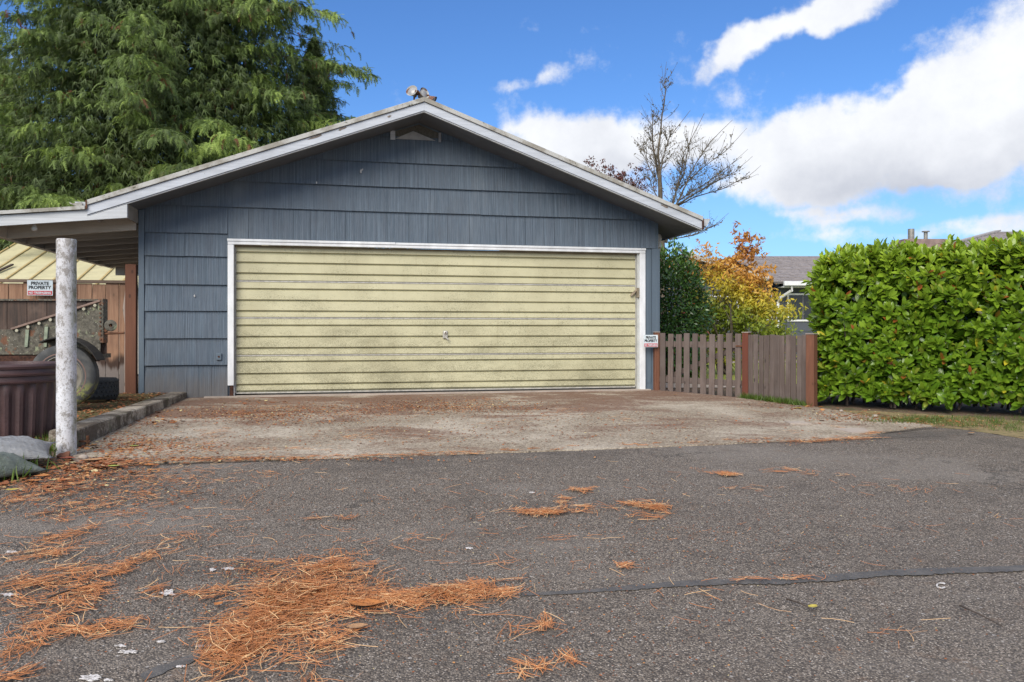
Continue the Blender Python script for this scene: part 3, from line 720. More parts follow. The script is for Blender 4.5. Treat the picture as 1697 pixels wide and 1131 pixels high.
def sign(loc, rz_, w_, h_, label):
    e = empty('private_property_sign', loc, rz_, label, 'sign')
    MB().box(-w_/2, w_/2, -.003, .0, -h_/2, h_/2).build('sign_plate', msw, e, bevel=.001)
    MB().box(-w_/2 + .008, w_/2 - .008, -.0046, -.0032, -h_/2 + .008, -h_*.20).build('red_band', msr, e)
    text_mesh('PRIVATE', h_ * .30, msk, e, 'lettering', 0, h_ * .29, -.0046, .0022, w_ * .70)
    text_mesh('PROPERTY', h_ * .30, msk, e, 'lettering', 0, h_ * .02, -.0046, .0022, w_ * .88)
    text_mesh('NO TRESPASSING', h_ * .19, msw, e, 'lettering', 0, -h_ * .33, -.0062, .001, w_ * .86)
    for sx in (-1, 1):
        MB().lathe([(.004, 0), (.004, .002)], 8, Matrix.Translation((sx * (w_/2 - .007), -.003, h_/2 - .007)) @ Matrix.Rotation(R(90), 4, 'X')).build('screw', M['alu'], e)
pS = GW(-5.90, .055, 1.36); sign(GW(-5.905, .0, 1.355), TH, .285, .185, 'white and red no trespassing sign on the brown board fence above the trailer')
sg = at(1078.5, 565.5, 11.50); sign(sg, TH, .215, .172, 'white and red no trespassing sign between the door casing and the picket gate')

# ------------------------------------------------------------------ board fence on the left
BF = empty('board_fence', GW(-6.4, .12, 0), TH, 'tall brown board fence left of the garage with a darker wet base', 'fence')
x = 1.52; k = 0
while x > -2.2:
    w_ = .155 + random.uniform(-.012, .012)
    h = 1.42 + random.uniform(-.012, .012)
    MB().box(-w_/2 + .003, w_/2 - .003, -.012 + random.uniform(-.003, .003), .010, .03, h).build('board', M['board'], BF, bevel=.002, loc=(x - w_/2, 0, 0))
    x -= w_; k += 1
MB().box(-2.3, 1.52, -.045, .03, 1.425, 1.462).build('top_rail', M['rail'], BF, bevel=.003)
MB().box(-2.3, 1.52, .012, .05, .35, .44).build('back_rail', M['rail'], BF)
MB().tube([(1.46, -.06, .05), (1.455, -.06, .5), (1.47, -.06, .9), (1.45, -.06, 1.1), (1.47, -.06, 1.38)], [.026, .022, .03, .036, .022], 8).build('split_rail', M['split'], BF, smooth=True)
P0 = empty('fence_post', GW(-4.885, .02, 0), TH, 'tall reddish post at the left corner of the garage beside the board fence', 'post')
MB().box(-.052, .075, -.05, .05, .03, 1.66).build('shaft', M['redpost'], P0, bevel=.005)

# ------------------------------------------------------------------ shed with yellow metal roof beyond the fence
SH = empty('metal_roofed_shed', GW(-7, 5.4, 0), TH, 'shed with a pale yellow ribbed metal roof behind the board fence', 'shed')
my = plain('pale_yellow_roof_metal', (.60, .55, .34), .5, .15, 3)
my2 = plain('ochre_rib_metal', (.50, .38, .17), .55, .2, 6)
MB().box(-1.8, 2.9, .2, 5, 0, 1.66).build('wall', M['beam'], SH)
sl = .33; z0 = 1.66
P_ = lambda x, y, d=0: (x, y, z0 + sl * y + d)
x = -2.05; L = 5.2
while x < 2.9:
    w_ = .40
    MB().prism([P_(x + .004, -.15, .03), P_(x + w_ - .004, -.15, .03), P_(x + w_ - .004, L, .03), P_(x + .004, L, .03)], [P_(x + .004, -.15), P_(x + w_ - .004, -.15), P_(x + w_ - .004, L), P_(x + .004, L)]).build('roof_panel', my, SH)
    MB().prism([P_(x - .016, -.16, .055), P_(x + .016, -.16, .055), P_(x + .016, L, .055), P_(x - .016, L, .055)], [P_(x - .02, -.16, .031), P_(x + .02, -.16, .031), P_(x + .02, L, .031), P_(x - .02, L, .031)]).build('roof_rib', my2, SH)
    x += w_
MB().beam(P_(-1.55, .5, .07), P_(-1.45, 1.1, .08), .05, .03).build('branch_scrap', M['bark'], SH)

# ------------------------------------------------------------------ kerb, post, trailer, bin, tyre, sacks
KB = MB(); n = 7; KL = 4.20
def sec(y):
    rk = random.Random(int(y * 1000) + 5); j = lambda: rk.uniform(-.0008, .0008)
    return [(-.19 + j(), y, -.06), (j(), y, -.20), (.002 + j(), y, .048 + j()), (-.010, y, .058 + j()), (-.18, y, .060 + j()), (-.19 + j(), y, .05)]
for i in range(n): KB.prism(sec(-KL + i * KL / n), sec(-KL + (i + 1) * KL / n))
kb = KB.build('concrete_kerb', M['curb']); kb.location = (-4.15, 10.50, 0); kb.rotation_euler = (0, 0, math.atan(.178))
KX = lambda Y: -4.14 + .178 * (10.44 - Y)
tag(kb, 'low mossy concrete kerb wall running from the garage corner to the white post', 'kerb')
random.seed(21)
pin = MB().tube([(0, 0, 0), (.09, 0, .0)], .008, 6).tube([(.07, 0, -.015), (.07, 0, .045)], .011, 6).build('anchor_pin', M['rust'], None)
pin.location = (KX(6.45) + .0, 6.45, -.04); pin.rotation_euler = (0, 0, TH - .2); tag(pin, 'short rusty metal pin sticking out of the near end of the kerb', 'pin')
pb = onground(110, 757)
PO = tag(empty('bollard_post', (pb.x, pb.y, pb.z)), 'round white post with flaking lichen-stained paint at the driveway corner', 'post')
def mat_post():
    m, t, b = material('flaking_white_post_paint'); p = opos(t)
    n = t.noise(t.scalev(p, (1, 1, .6)), 17.0, 8, .8, .2); n2 = t.noise(p, 75.0, 5, .75)
    sz = t.add('ShaderNodeSeparateXYZ'); t.put(sz.inputs[0], p)
    c = t.mix(t.ramp(t.noise(p, 3, 4), (.3, .7)), (.66, .67, .70), (.50, .49, .50))
    up = t.ramp(sz.outputs[2], (.3, 1.5, .01, .05))
    m1 = t.math('ADD', n, up)
    c = t.mix(t.ramp(m1, (.535, .60, 0, .85)), c, (.24, .22, .20))
    c = t.mix(t.ramp(n2, (.52, .64, 0, .75)), c, (.20, .185, .165))
    edge = t.ramp(t.math('ABSOLUTE', t.math('SUBTRACT', sz.outputs[0], 0.0)), (.045, .075))
    gm_ = t.noise(t.scalev(p, (1, 1, .4)), 6, 5, .7)
    c = t.mix(t.math('MULTIPLY', t.ramp(gm_, (.42, .6)), t.math('MULTIPLY', edge, .75)), c, (.17, .17, .06))
    c = t.mix(t.ramp(t.noise(t.vmath('ADD', p, (3, 3, 3)), 6.0, 4, .6), (.70, .72)), c, (.09, .028, .015))
    t.put(b.inputs['Base Color'], c); b.inputs['Roughness'].default_value = .8
    bump(t, b, t.math('ADD', n, t.math('MULTIPLY', n2, .5)), .008, .9); return m
mb = MB(); pr = [(.071, -.05)] + [(.0690 + random.uniform(-.0012, .0012), .02 + .051 * i) for i in range(31)] + [(.0695, 1.618), (.064, 1.630), (.03, 1.632), (.002, 1.632)]
mb.lathe(pr, 32).build('shaft', mat_post(), PO, smooth=True)
MB().prism([(.02, -.095, .01), (.07, -.10, .012), (.06, -.06, .05), (.0, -.06, .045), (-.03, -.085, .02)], [(.02, -.09, 0), (.07, -.09, 0), (.06, -.05, 0), (.0, -.05, 0), (-.03, -.08, 0)]).build('base_chip', M['redpost'], PO)

# military style trailer
TR = empty('utility_trailer', (-4.70, 8.45, .045), TH * .3, 'rusty mossy old utility trailer under the carport left of the white post', 'trailer')
def mat_mil():
    m, t, b = material('mossy_rusty_green_paint'); p = opos(t)
    n = t.noise(p, 7.0, 7, .75, .5); n2 = t.noise(p, 28, 5, .7)
    c = t.mix(t.ramp(n2, (.38, .62)), (.060, .055, .042), (.125, .115, .09))
    c = t.mix(t.ramp(n, (.57, .62)), c, (.22, .24, .15))
    c = t.mix(t.ramp(t.noise(t.vmath('ADD', p, (5, 1, 2)), 5, 6, .7), (.55, .62)), c, (.14, .065, .035))
    c = t.mix(t.ramp(t.voro(p, 30), (.16, .08, 0, .8)), c, (.45, .43, .36))
    t.put(b.inputs['Base Color'], c); b.inputs['Roughness'].default_value = .85; bump(t, b, t.math('ADD', n, n2), .01, .8); return m
mil = mat_mil()
mwd = mat_wood('black_stained_wood', (.085, .052, .038), (.025, .019, .016), (.16, .11, .085), knot=False)
# local frame: x right, y back. wheel centre at (.12, .0)
for i in range(9):   # far side boards of the box
    MB().box(-.098, .098, 0, .025, .545, 1.10).build('box_board', mwd, TR, bevel=.002, loc=(.35 - i * .2, .06, 0))
MB().box(-1.5, .46, .03, .055, 1.10, 1.118).build('top_rail', mil, TR)
q = [(-1.5, .54), (.42, .54), (.43, .80), (.43, 1.085), (-.46, .80), (-1.5, .80)]
MB().prism([(x, -.012, z) for x, z in q], [(x, .0, z) for x, z in q]).build('side_panel', mil, TR, bevel=.003)
MB().beam((-.46, -.025, .805), (.43, -.025, 1.10), .035, .022).build('sloping_rail', plain('pinkish_rusty_rail', (.22, .15, .12), .8, .3, 20), TR, bevel=.003)
for i in range(8):
    k = i / 7; MB().tube([(-.40 + k * .78, -.03, .79 + k * .26), (-.40 + k * .78, -.045, .79 + k * .26)], .016, 8).build('bolt', plain('pale_bolt', (.42, .40, .30), .7, .3, 40), TR)
for i, x in enumerate((-.33, -.14, .02)):
    MB().prism([(x, -.03, .62), (x + .03, -.03, .62), (x + .045 - .03 * (i == 2), -.03, .80 + i * .03), (x + .012 - .03 * (i == 2), -.03, .80 + i * .03)], [(x, -.012, .62), (x + .03, -.012, .62), (x + .045 - .03 * (i == 2), -.012, .80 + i * .03), (x + .012 - .03 * (i == 2), -.012, .80 + i * .03)]).build('strap', plain('pale_green_strap', (.24, .28, .20), .7, .3, 20), TR)
MB().box(.405, .46, -.03, .08, .66, 1.12).build('corner_post', mil, TR, bevel=.005)
for i in range(9): MB().tube([(.432, -.03, .70 + i * .045), (.432, -.042, .70 + i * .045)], .009, 6).build('rivet', M['rust'], TR)
hk = MB().lathe([(.045, -.02), (.06, 0), (.06, .02), (.04, .03), (.018, .03), (.018, -.02)], 18, Matrix.Translation((.52, -.0, .84)) @ Matrix.Rotation(R(80), 4, 'X') @ Matrix.Rotation(R(25), 4, 'Y')).build('tow_ring', mil, TR, smooth=True)
MB().beam((.44, 0, .80), (.53, 0, .84), .03, .07).build('ring_bracket', M['rust'], TR)
MB().tube([(.40, 0, .755), (.66, .0, .765)], [.012, .012], 8).build('hitch_rod', M['rust'], TR)
MB().box(-1.5, .40, .05, .30, .50, .545).build('bed', mil, TR)
MB().beam((-1.5, .0, .50), (.40, .0, .50), .05, .06).build('chassis_rail', M['rot'], TR)
# mudguard
mg = MB(); seg = []
for i in range(9):
    a = R(24 + i * 12); seg.append((.10 + .40 * math.cos(a), math.sin(a) * .39 + .325))
for (xa_, za_), (xb_, zb_) in zip(seg[:-1], seg[1:]):
    mg.prism([(xa_, -.20, za_), (xb_, -.20, zb_), (xb_ , -.20, zb_ + .012), (xa_, -.20, za_ + .012)], [(xa_, -.0, za_), (xb_, -.0, zb_), (xb_, -.0, zb_ + .012), (xa_, -.0, za_ + .012)])
mg.build('mudguard', plain('black_mudguard', (.022, .02, .018), .8, .3), TR, smooth=False)
rub = plain('old_tyre_rubber', (.040, .043, .045), .75, .3, 10, 0, .004)
def tyre_prof(r, w_): 
    return [(r*.60, -w_*.42), (r*.68, -w_*.50), (r*.86, -w_*.50), (r*.95, -w_*.44), (r, -w_*.34), (r, w_*.34), (r*.95, w_*.44), (r*.86, w_*.50), (r*.68, w_*.50), (r*.60, w_*.42), (r*.60, -w_*.42)]
WM = Matrix.Translation((.115, -.13, .325)) @ Matrix.Rotation(R(6), 4, 'Z') @ Matrix.Rotation(R(90), 4, 'X')
def mat_tyre():
    m, t, b = material('lichen_spotted_tyre'); p = opos(t); sp_ = t.add('ShaderNodeSeparateXYZ'); t.put(sp_.inputs[0], p)
    c = t.mix(t.ramp(t.noise(p, 10, 5, .6), (.4, .65)), (.040, .043, .045), (.075, .075, .072))
    k = t.math('MULTIPLY', t.ramp(t.noise(p, 14.0, 6, .75), (.44, .54)), t.math('MULTIPLY', t.ramp(sp_.outputs[2], (.30, .16)), t.ramp(sp_.outputs[0], (.18, .30))))
    c = t.mix(k, c, (.19, .20, .06)); t.put(b.inputs['Base Color'], c); b.inputs['Roughness'].default_value = .8; bump(t, b, t.noise(p, 40, 4, .6), .003, .6); return m
wh = MB().lathe(tyre_prof(.318, .17), 40, WM, caps=False).build('tyre', mat_tyre(), TR, smooth=True)
rimm = mat_oldwhite('worn_rim_paint', (.20, .185, .155), .60, (.12, .06, .035), (6, 6, 6))
MB().lathe([(.205, .06), (.215, .075), (.20, .082), (.185, .055), (.175, .02), (.12, .0), (.10, .03), (.075, .04), (.07, .08), (.045, .10), (.002, .10)], 32, WM, caps=False).build('rim', rimm, wh, smooth=True)
MB().lathe([(.222, .080), (.225, .086), (.236, .086), (.238, .078)], 36, WM, caps=False).build('rim_ring', plain('pinkish_rust_ring', (.19, .12, .10), .8, .3, 10), wh, smooth=True)
for i in range(5):
    a = R(72 * i + 10); MB().lathe([(.011, .02), (.011, .05), (.004, .055)], 8, WM @ Matrix.Translation((.1 * math.cos(a), .1 * math.sin(a), 0))).build('wheel_nut', M['alu'], wh)
MB().tube([(.115, -.1, .325), (.115, .3, .325)], .03, 8).build('axle', M['rust'], TR)
MB().box(-1.3, -1.24, .1, .16, .0, .5).build('prop_stand', M['rust'], TR)

# spare tyre lying by the fence
ST = empty('spare_tyre', (-4.86, 9.30, .045), 0, 'worn black tyre lying flat behind the trailer wheel by the board fence', 'tyre')
mb = MB().lathe([(.19, .02), (.24, .0), (.30, .0), (.325, .03), (.33, .06), (.33, .20), (.325, .23), (.30, .255), (.24, .255), (.19, .235), (.19, .02)], 40, Matrix.Rotation(R(-4), 4, 'X'), caps=False); mb.build('carcass', rub, ST, smooth=True)
tb = MB()
for i in range(40):
    for j in range(4):
        a = 2 * math.pi * (i + (j % 2) * .5) / 40; z = .05 + j * .05
        tb.beam((.329 * math.cos(a - .05), .329 * math.sin(a - .05), z), (.329 * math.cos(a + .05), .329 * math.sin(a + .05), z + .02), .012, .022)
tag(tb.build('tread', rub, ST), kind='stuff')

# fluted brown bin
BN = empty('fluted_bin', (-4.13, 6.62, -.07), 0, 'dark maroon plastic bin with fluted sides in front of the old trailer', 'bin')
mbn = plain('maroon_plastic', (.072, .040, .040), .42, .25, 6, 0, .002)
def fluted(z0_, z1_, r0_, r1_, amp, nf, m, name):
    mb = MB(); n = nf * 8; rows = 10; vs = []; fs = []
    for j in range(rows + 1):
        k = j / rows; z = z0_ + (z1_ - z0_) * k; r = r0_ + (r1_ - r0_) * k
        env = 1.0 if k < .86 else max(0, math.cos((k - .86) / .14 * math.pi / 2))
        for i in range(n):
            a = 2 * math.pi * i / n; c = math.cos(a * nf); rr = r + amp * env * (1 if c > .25 else -1 if c < -.35 else c)
            vs.append((rr * math.cos(a), rr * math.sin(a), z))
    for j in range(rows):
        for i in range(n): fs.append((j*n+i, j*n+(i+1)%n, (j+1)*n+(i+1)%n, (j+1)*n+i))
    mb.add(vs, fs); return mb.build(name, m, BN, smooth=True)
fluted(.0, .49, .375, .405, .011, 26, mbn, 'body')
MB().lathe([(.40, .487), (.425, .492), (.430, .505), (.418, .512), (.415, .545), (.432, .552), (.436, .566), (.422, .574), (.418, .60), (.430, .606), (.436, .625), (.428, .640), (.400, .644), (.395, .60), (.39, .45)], 64, caps=False).build('rim', mbn, BN, smooth=True)
MB().lathe([(.40, .59), (.30, .61), (.002, .62)], 40, caps=False).build('lid', mbn, BN, smooth=True)

# sacks at the far left
def sack(name, loc, rz_, L_, Wd, H, m, label, seed, tilt=0):
    rs = random.Random(seed); nx, ny = 22, 14; top = []; bot = []
    e = MB(); vs = []; fs = []
    for side in (1, -1):
        for i in range(nx + 1):
            for j in range(ny + 1):
                u, v = i / nx * 2 - 1, j / ny * 2 - 1
                hh = max(0, (1 - abs(u) ** 2.6)) ** .8 * max(0, (1 - abs(v) ** 2.4)) ** .8
                wob = .012 * math.sin(7 * u + seed) * math.cos(5 * v) + .007 * math.sin(23 * u + 5 * v) + .006 * math.sin(9 * u - 21 * v)
                z = H * .22 + H * .78 * hh + wob * hh if side > 0 else H * .18 * (1 - hh)
                zz = z if side > 0 else z
                rad = .010 * math.sin(13 * math.atan2(v, abs(u) + .01) + seed) * (abs(u) ** 2) * (side > 0)
                vs.append((u * L_ / 2 * (1 - .13 * (1 - v ** 4) * abs(u) ** 3), v * Wd / 2 * (1 - .10 * (1 - u ** 4) * abs(v) ** 3), (zz + rad * hh ** .3) if abs(u) < 1 and abs(v) < 1 else H * .22))
    n1 = (nx + 1) * (ny + 1)
    for s_ in (0, 1):
        for i in range(nx):
            for j in range(ny):
                q = [s_*n1 + i*(ny+1)+j, s_*n1 + (i+1)*(ny+1)+j, s_*n1 + (i+1)*(ny+1)+j+1, s_*n1 + i*(ny+1)+j+1]
                fs.append(tuple(q if s_ == 0 else q[::-1]))
    e.add(vs, fs); o = e.build(name, m, None, smooth=True)
    bm = bmesh.new(); bm.from_mesh(o.data); bmesh.ops.remove_doubles(bm, verts=bm.verts, dist=.0006); bmesh.ops.recalc_face_normals(bm, faces=bm.faces); bm.to_mesh(o.data); bm.free()
    o.location = loc; o.rotation_euler = (tilt, 0, rz_); tag(o, label, 'sack'); return o
def mat_sack(name, c1, c2, sc):
    m, t, b = material(name); p = opos(t)
    wv_ = t.add('ShaderNodeTexWave'); t.put(wv_.inputs['Vector'], p); wv_.inputs['Scale'].default_value = sc; wv_.inputs['Distortion'].default_value = 1.5
    c = t.mix(t.ramp(t.noise(p, 5, 6, .7), (.4, .62)), c1, c2); c = t.mix(t.math('MULTIPLY', wv_.outputs['Fac'], .35), c, tuple(x * .5 for x in c1)); c = t.mix(t.ramp(t.noise(p, 30, 5, .8), (.55, .7, 0, .8)), c, (.12, .09, .065))
    t.put(b.inputs['Base Color'], c); b.inputs['Roughness'].default_value = .5; bump(t, b, t.math('ADD', t.noise(t.scalev(p, (1, 2.5, 1)), 9, 5, .6), t.math('MULTIPLY', wv_.outputs['Fac'], .08)), .03, .9); return m
msg = mat_sack('grey_woven_plastic', (.36, .37, .385), (.24, .245, .25), 45.0); msgr = mat_sack('green_grey_plastic', (.17, .20, .18), (.10, .12, .095), 2.0)
g1 = onground(25, 790)
sack('plastic_sack', (-3.52, 5.22, gnd(-3.5, 5.22) + .01), R(52), .92, .44, .17, msgr, 'dull green plastic sack lying lowest at the left edge with weeds on it', 3)
sack('plastic_sack', (-3.58, 5.60, gnd(-3.6, 5.6) + .08), R(28), .80, .50, .13, msg, 'grey woven plastic sack resting above the green sack below the maroon bin', 8, R(6))
stm = MB().beam((0, 0, 0), (.10, .02, 0), .06, .12).build('timber_block', M['board'], None, bevel=.004)
stm.location = (-3.82, 6.05, gnd(-3.8, 6.0) + .05); tag(stm, 'short weathered timber end between the bin and the white post', 'timber')

# ------------------------------------------------------------------ picket gate, picket fence, posts
def post(X, Y, zb, zt, w_, rot, m, label):
    e = empty('fence_post', (X, Y, zb), rot, label, 'post')
    MB().box(-w_/2, w_/2, -w_/2, w_/2, -.05, zt - zb).build('shaft', m, e, bevel=.006)
    MB().box(-w_/2 - .006, w_/2 + .006, -w_/2 - .006, w_/2 + .006, zt - zb + .001, zt - zb + .014).build('cap', M['split'], e, bevel=.005)
    return e
A_ = at(1088, 645, 11.62); B_ = at(1237, 660, 10.57); C2 = at(1345, 676, 9.63)
A_.z = gnd(A_.x, A_.y); B_.z = gnd(B_.x, B_.y); C2.z = gnd(C2.x, C2.y)
post(A_.x, A_.y, A_.z, .80, .075, TH, M['redpost'], 'reddish gate post against the right corner of the garage')
post(B_.x, B_.y, B_.z, .80, .085, R(-45), M['redpost2'], 'dark red post between the picket gate and the close picket fence')
post(C2.x, C2.y, C2.z - .02, .785, .10, R(-47), M['redpost'], 'tall reddish end post beside the laurel hedge')
def pickets(parent, a, b, n, wd, htop, base, jitter=.012, gapend=.05):
    d = (b - a); L_ = math.hypot(d.x, d.y)
    for i in range(n):
        k = gapend + (L_ - 2 * gapend) * (i + .5) / n
        h = htop + random.uniform(-jitter, jitter); zb = base(k / L_)
        w_ = wd * random.uniform(.93, 1.05)
        o = MB().box(-w_/2, w_/2, -.018, .0, zb, h).build('picket', M['greywood'], parent, bevel=.003, loc=(k, random.uniform(-.002, .002), 0))
        o.rotation_euler = (0, random.uniform(-.012, .012), 0)
    return L_
ang = math.atan2(B_.y - A_.y, B_.x - A_.x)
GT = empty('picket_gate', (A_.x, A_.y, 0), ang, 'weathered grey picket gate with spaced pickets next to the garage corner', 'gate')
L_ = pickets(GT, A_, B_, 10, .088, .785, lambda k: -.02 - .03 * k)
MB().box(.05, L_ - .05, .002, .036, .60, .68).build('upper_rail', M['greywood'], GT, bevel=.003)
MB().box(.05, L_ - .05, .002, .036, .10, .18).build('lower_rail', M['greywood'], GT, bevel=.003)
MB().beam((.1, .045, .14), (L_ - .1, .045, .64), .016, .07).build('diagonal_brace', M['greywood'], GT, bevel=.003)
MB().box(L_ - .14, L_ - .05, -.03, -.019, .62, .64).build('gate_latch', M['rust'], GT)
ang2 = math.atan2(C2.y - B_.y, C2.x - B_.x)
PF = empty('picket_fence', (B_.x, B_.y, 0), ang2, 'short weathered grey picket fence with narrow gaps beside the hedge', 'fence')
L2 = pickets(PF, B_, C2, 11, .077, .775, lambda k: -.035 - .02 * k, .008, .045)
MB().box(.03, L2 - .03, .002, .036, .57, .65).build('upper_rail', M['greywood'], PF, bevel=.003)
MB().box(.03, L2 - .03, .002, .036, .08, .16).build('lower_rail', M['greywood'], PF, bevel=.003)

# ------------------------------------------------------------------ leaves and plants
LEAF_V = [(0, 0, 0), (.25, .17, .04), (.25, -.17, .04), (.6, .21, .03), (.6, -.21, .03), (.85, .11, -.02), (.85, -.11, -.02), (1, 0, -.07), (.3, 0, -.0), (.62, 0, -.015), (.85, 0, -.045)]
LEAF_F = [(0, 8, 1), (0, 2, 8), (1, 8, 9, 3), (8, 2, 4, 9), (3, 9, 10, 5), (9, 4, 6, 10), (5, 10, 7), (10, 6, 7)]
SL_V = [(0, 0, 0), (.4, .22, .03), (.4, -.22, .03), (1, 0, -.05), (.45, 0, 0)]
SL_F = [(0, 4, 1), (0, 2, 4), (1, 4, 3), (4, 2, 3)]
def unit(v): return v / (np.linalg.norm(v, axis=1, keepdims=True) + 1e-9)
def leaf_frames(d, nrm, size):
    Mx = frames(d, nrm); return Mx * size[:, None, None]

# -- laurel hedge
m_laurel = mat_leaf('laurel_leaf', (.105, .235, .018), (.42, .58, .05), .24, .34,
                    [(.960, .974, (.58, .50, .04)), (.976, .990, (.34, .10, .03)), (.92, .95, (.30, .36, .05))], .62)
ha, hb = Vector((3.56, 9.70, 0)), Vector((6.35, 8.05, 0)); hd = (hb - ha); hl = hd.length; hd.normalize(); hn = Vector((hd.y, -hd.x, 0))  # outward to camera
HG = empty('laurel_hedge', ha, 0, 'big clipped cherry laurel hedge with glossy bright green leaves at the right', 'hedge')
hdn, hnn = np.array(hd), np.array(hn)
HD = 1.35; HT = 1.80; HBt = .04
def hedge_pts(n):
    """points and outward normals over front, left end and top of a rounded box"""
    P = []; Nn = []
    areas = np.array([hl * (HT - HBt), HD * (HT - HBt), hl * HD * .8]); pr_ = areas / areas.sum()
    kind = rng.choice(3, n, p=pr_)
    u = rng.random(n); v = rng.random(n)
    pos = np.zeros((n, 3)); nr = np.zeros((n, 3))
    f = kind == 0; pos[f] = np.stack([u[f] * hl, np.zeros(f.sum()), HBt + v[f] * (HT - HBt)], 1); nr[f] = (0, 1, 0)
    f = kind == 1; pos[f] = np.stack([np.zeros(f.sum()), -u[f] * HD, HBt + v[f] * (HT - HBt)], 1); nr[f] = (-1, 0, 0)
    f = kind == 2; pos[f] = np.stack([u[f] * hl, -v[f] * HD, np.full(f.sum(), HT)], 1); nr[f] = (0, 0, 1)
    # round the edges
    rd = .26
    q = pos.copy()
    c = np.stack([np.maximum(q[:, 0], rd), np.clip(q[:, 1], -HD + .1, -rd), np.clip(q[:, 2], HBt + .10, HT - rd)], 1)
    dv = q - c; ln = np.linalg.norm(dv, axis=1, keepdims=True)
    k = ln[:, 0] > rd * .999; nn = dv / np.maximum(ln, 1e-6)
    q = np.where(ln > rd, c + nn * rd, q); nr = unit(nn * .8 + nr * .2)
    return q, nr
def lumps(q, f=2.1, a=.05): return a * (np.sin(q[:, 0] * f * 2.3 + 1) * np.cos(q[:, 2] * f * 2.1 + .6) + np.sin(q[:, 0] * f * 4.6 + q[:, 2] * f * 5.2 + q[:, 1] * 4) * .6 + .5 * np.sin(q[:, 0] * 17 + 2) * np.sin(q[:, 2] * 15))
ns = 3100
q, nr = hedge_pts(ns)
depth = rng.random(ns) ** 1.5 * .27
q = q + nr * (lumps(q) - depth + rng.normal(0, .012, ns))[:, None]
per = 8
Q = np.repeat(q, per, 0); NR = np.repeat(nr, per, 0); DP = np.repeat(depth, per)
N = len(Q)
shoot = unit(NR + np.array([0, 0, .55]) + rng.normal(0, .35, (N // per, 3)).repeat(per, 0))
ring = rng.normal(0, 1, (N, 3)); ring = unit(ring - (ring * shoot).sum(1, keepdims=True) * shoot)
spread = np.tile(np.linspace(.30, 1.45, per), N // per)[:, None]
dirn = unit(shoot * np.cos(spread * .95) + ring * np.sin(spread * .95)) + np.array([0, 0, .08])
size = rng.uniform(.075, .152, N) * (.80 + .25 * np.tile(np.linspace(0, 1, per), N // per))
base = Q - shoot * (np.tile(np.linspace(0, .09, per), N // per))[:, None]
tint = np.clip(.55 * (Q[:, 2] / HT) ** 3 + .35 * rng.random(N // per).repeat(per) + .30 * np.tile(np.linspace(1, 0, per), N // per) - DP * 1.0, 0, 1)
conv = lambda a: np.stack([a[:, 0] * hdn[0] + a[:, 1] * hnn[0], a[:, 0] * hdn[1] + a[:, 1] * hnn[1], a[:, 2]], 1)
keep = np.arange(N)
Bw, Dw, Nw = conv(base), unit(conv(dirn)), unit(conv(unit(NR * .5 + shoot * .6 + np.array([0, 0, .35]))))
Mx = leaf_frames(Dw, Nw, size)
# 300 leaves that show largest: separate parts sharing meshes
cand = np.where((DP < .03) & (size > .125))[0]
tip = Bw + Dw * size[:, None] * .5 + np.array(ha)[None, :]
facing = np.abs((Mx[:, :, 2] / size[:, None] * unit(np.array([[0, 0, ZC]]) - tip)).sum(1))
score = size * facing / np.linalg.norm(tip, axis=1)
inview = (tip[:, 0] / tip[:, 1] < .60)
cand = cand[inview[cand]]; cand = cand[np.argsort(-score[cand])][:300]
leafmesh = []
for k in range(6):
    o = instmesh('leaf', LEAF_V, LEAF_F, np.eye(3)[None], np.zeros((1, 3)), m_laurel, None, np.array([.25 + .12 * k]), True)
    leafmesh.append(o.data); bpy.data.objects.remove(o)
mask = np.ones(N, bool); mask[cand] = False
for i in cand:
    o = bpy.data.objects.new('leaf', leafmesh[min(5, max(0, int((tint[i] - .2) / .12)))]); COL.objects.link(o); o.parent = HG
    M4 = Matrix([list(Mx[i][r]) + [float(Bw[i][r])] for r in range(3)] + [[0, 0, 0, 1]]); o.matrix_local = M4
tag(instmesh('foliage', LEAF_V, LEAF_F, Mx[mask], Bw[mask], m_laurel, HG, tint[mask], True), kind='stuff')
# twiggy dark heart and stems
hc_ = MB()
for i in range(90):
    x = random.uniform(.15, hl); y = -random.uniform(.15, HD - .1)
    p0 = hd * x + hn * y * 1.0; p0.z = -.06
    p1 = hd * (x + random.uniform(-.25, .25)) + hn * (y + random.uniform(-.1, .15)); p1.z = random.uniform(.5, 1.0)
    p2 = p1 + Vector((random.uniform(-.3, .3), random.uniform(-.3, .3), random.uniform(.3, .6)))
    hc_.tube([p0, p1, p2], [.014, .010, .004], 5)
tag(hc_.build('stems', M['bark'], HG), kind='stuff')
nin = 9000
qi = np.stack([rng.uniform(.12, hl, nin), -rng.uniform(.18, HD - .1, nin), rng.uniform(HBt + .08, HT - .15, nin)], 1)
tag(instmesh('inner_foliage', SL_V, SL_F, leaf_frames(unit(rng.normal(0, 1, (nin, 3))), unit(rng.normal(0, 1, (nin, 3))), rng.uniform(.12, .17, nin)), conv(qi), m_laurel, HG, np.full(nin, .0)), kind='stuff')

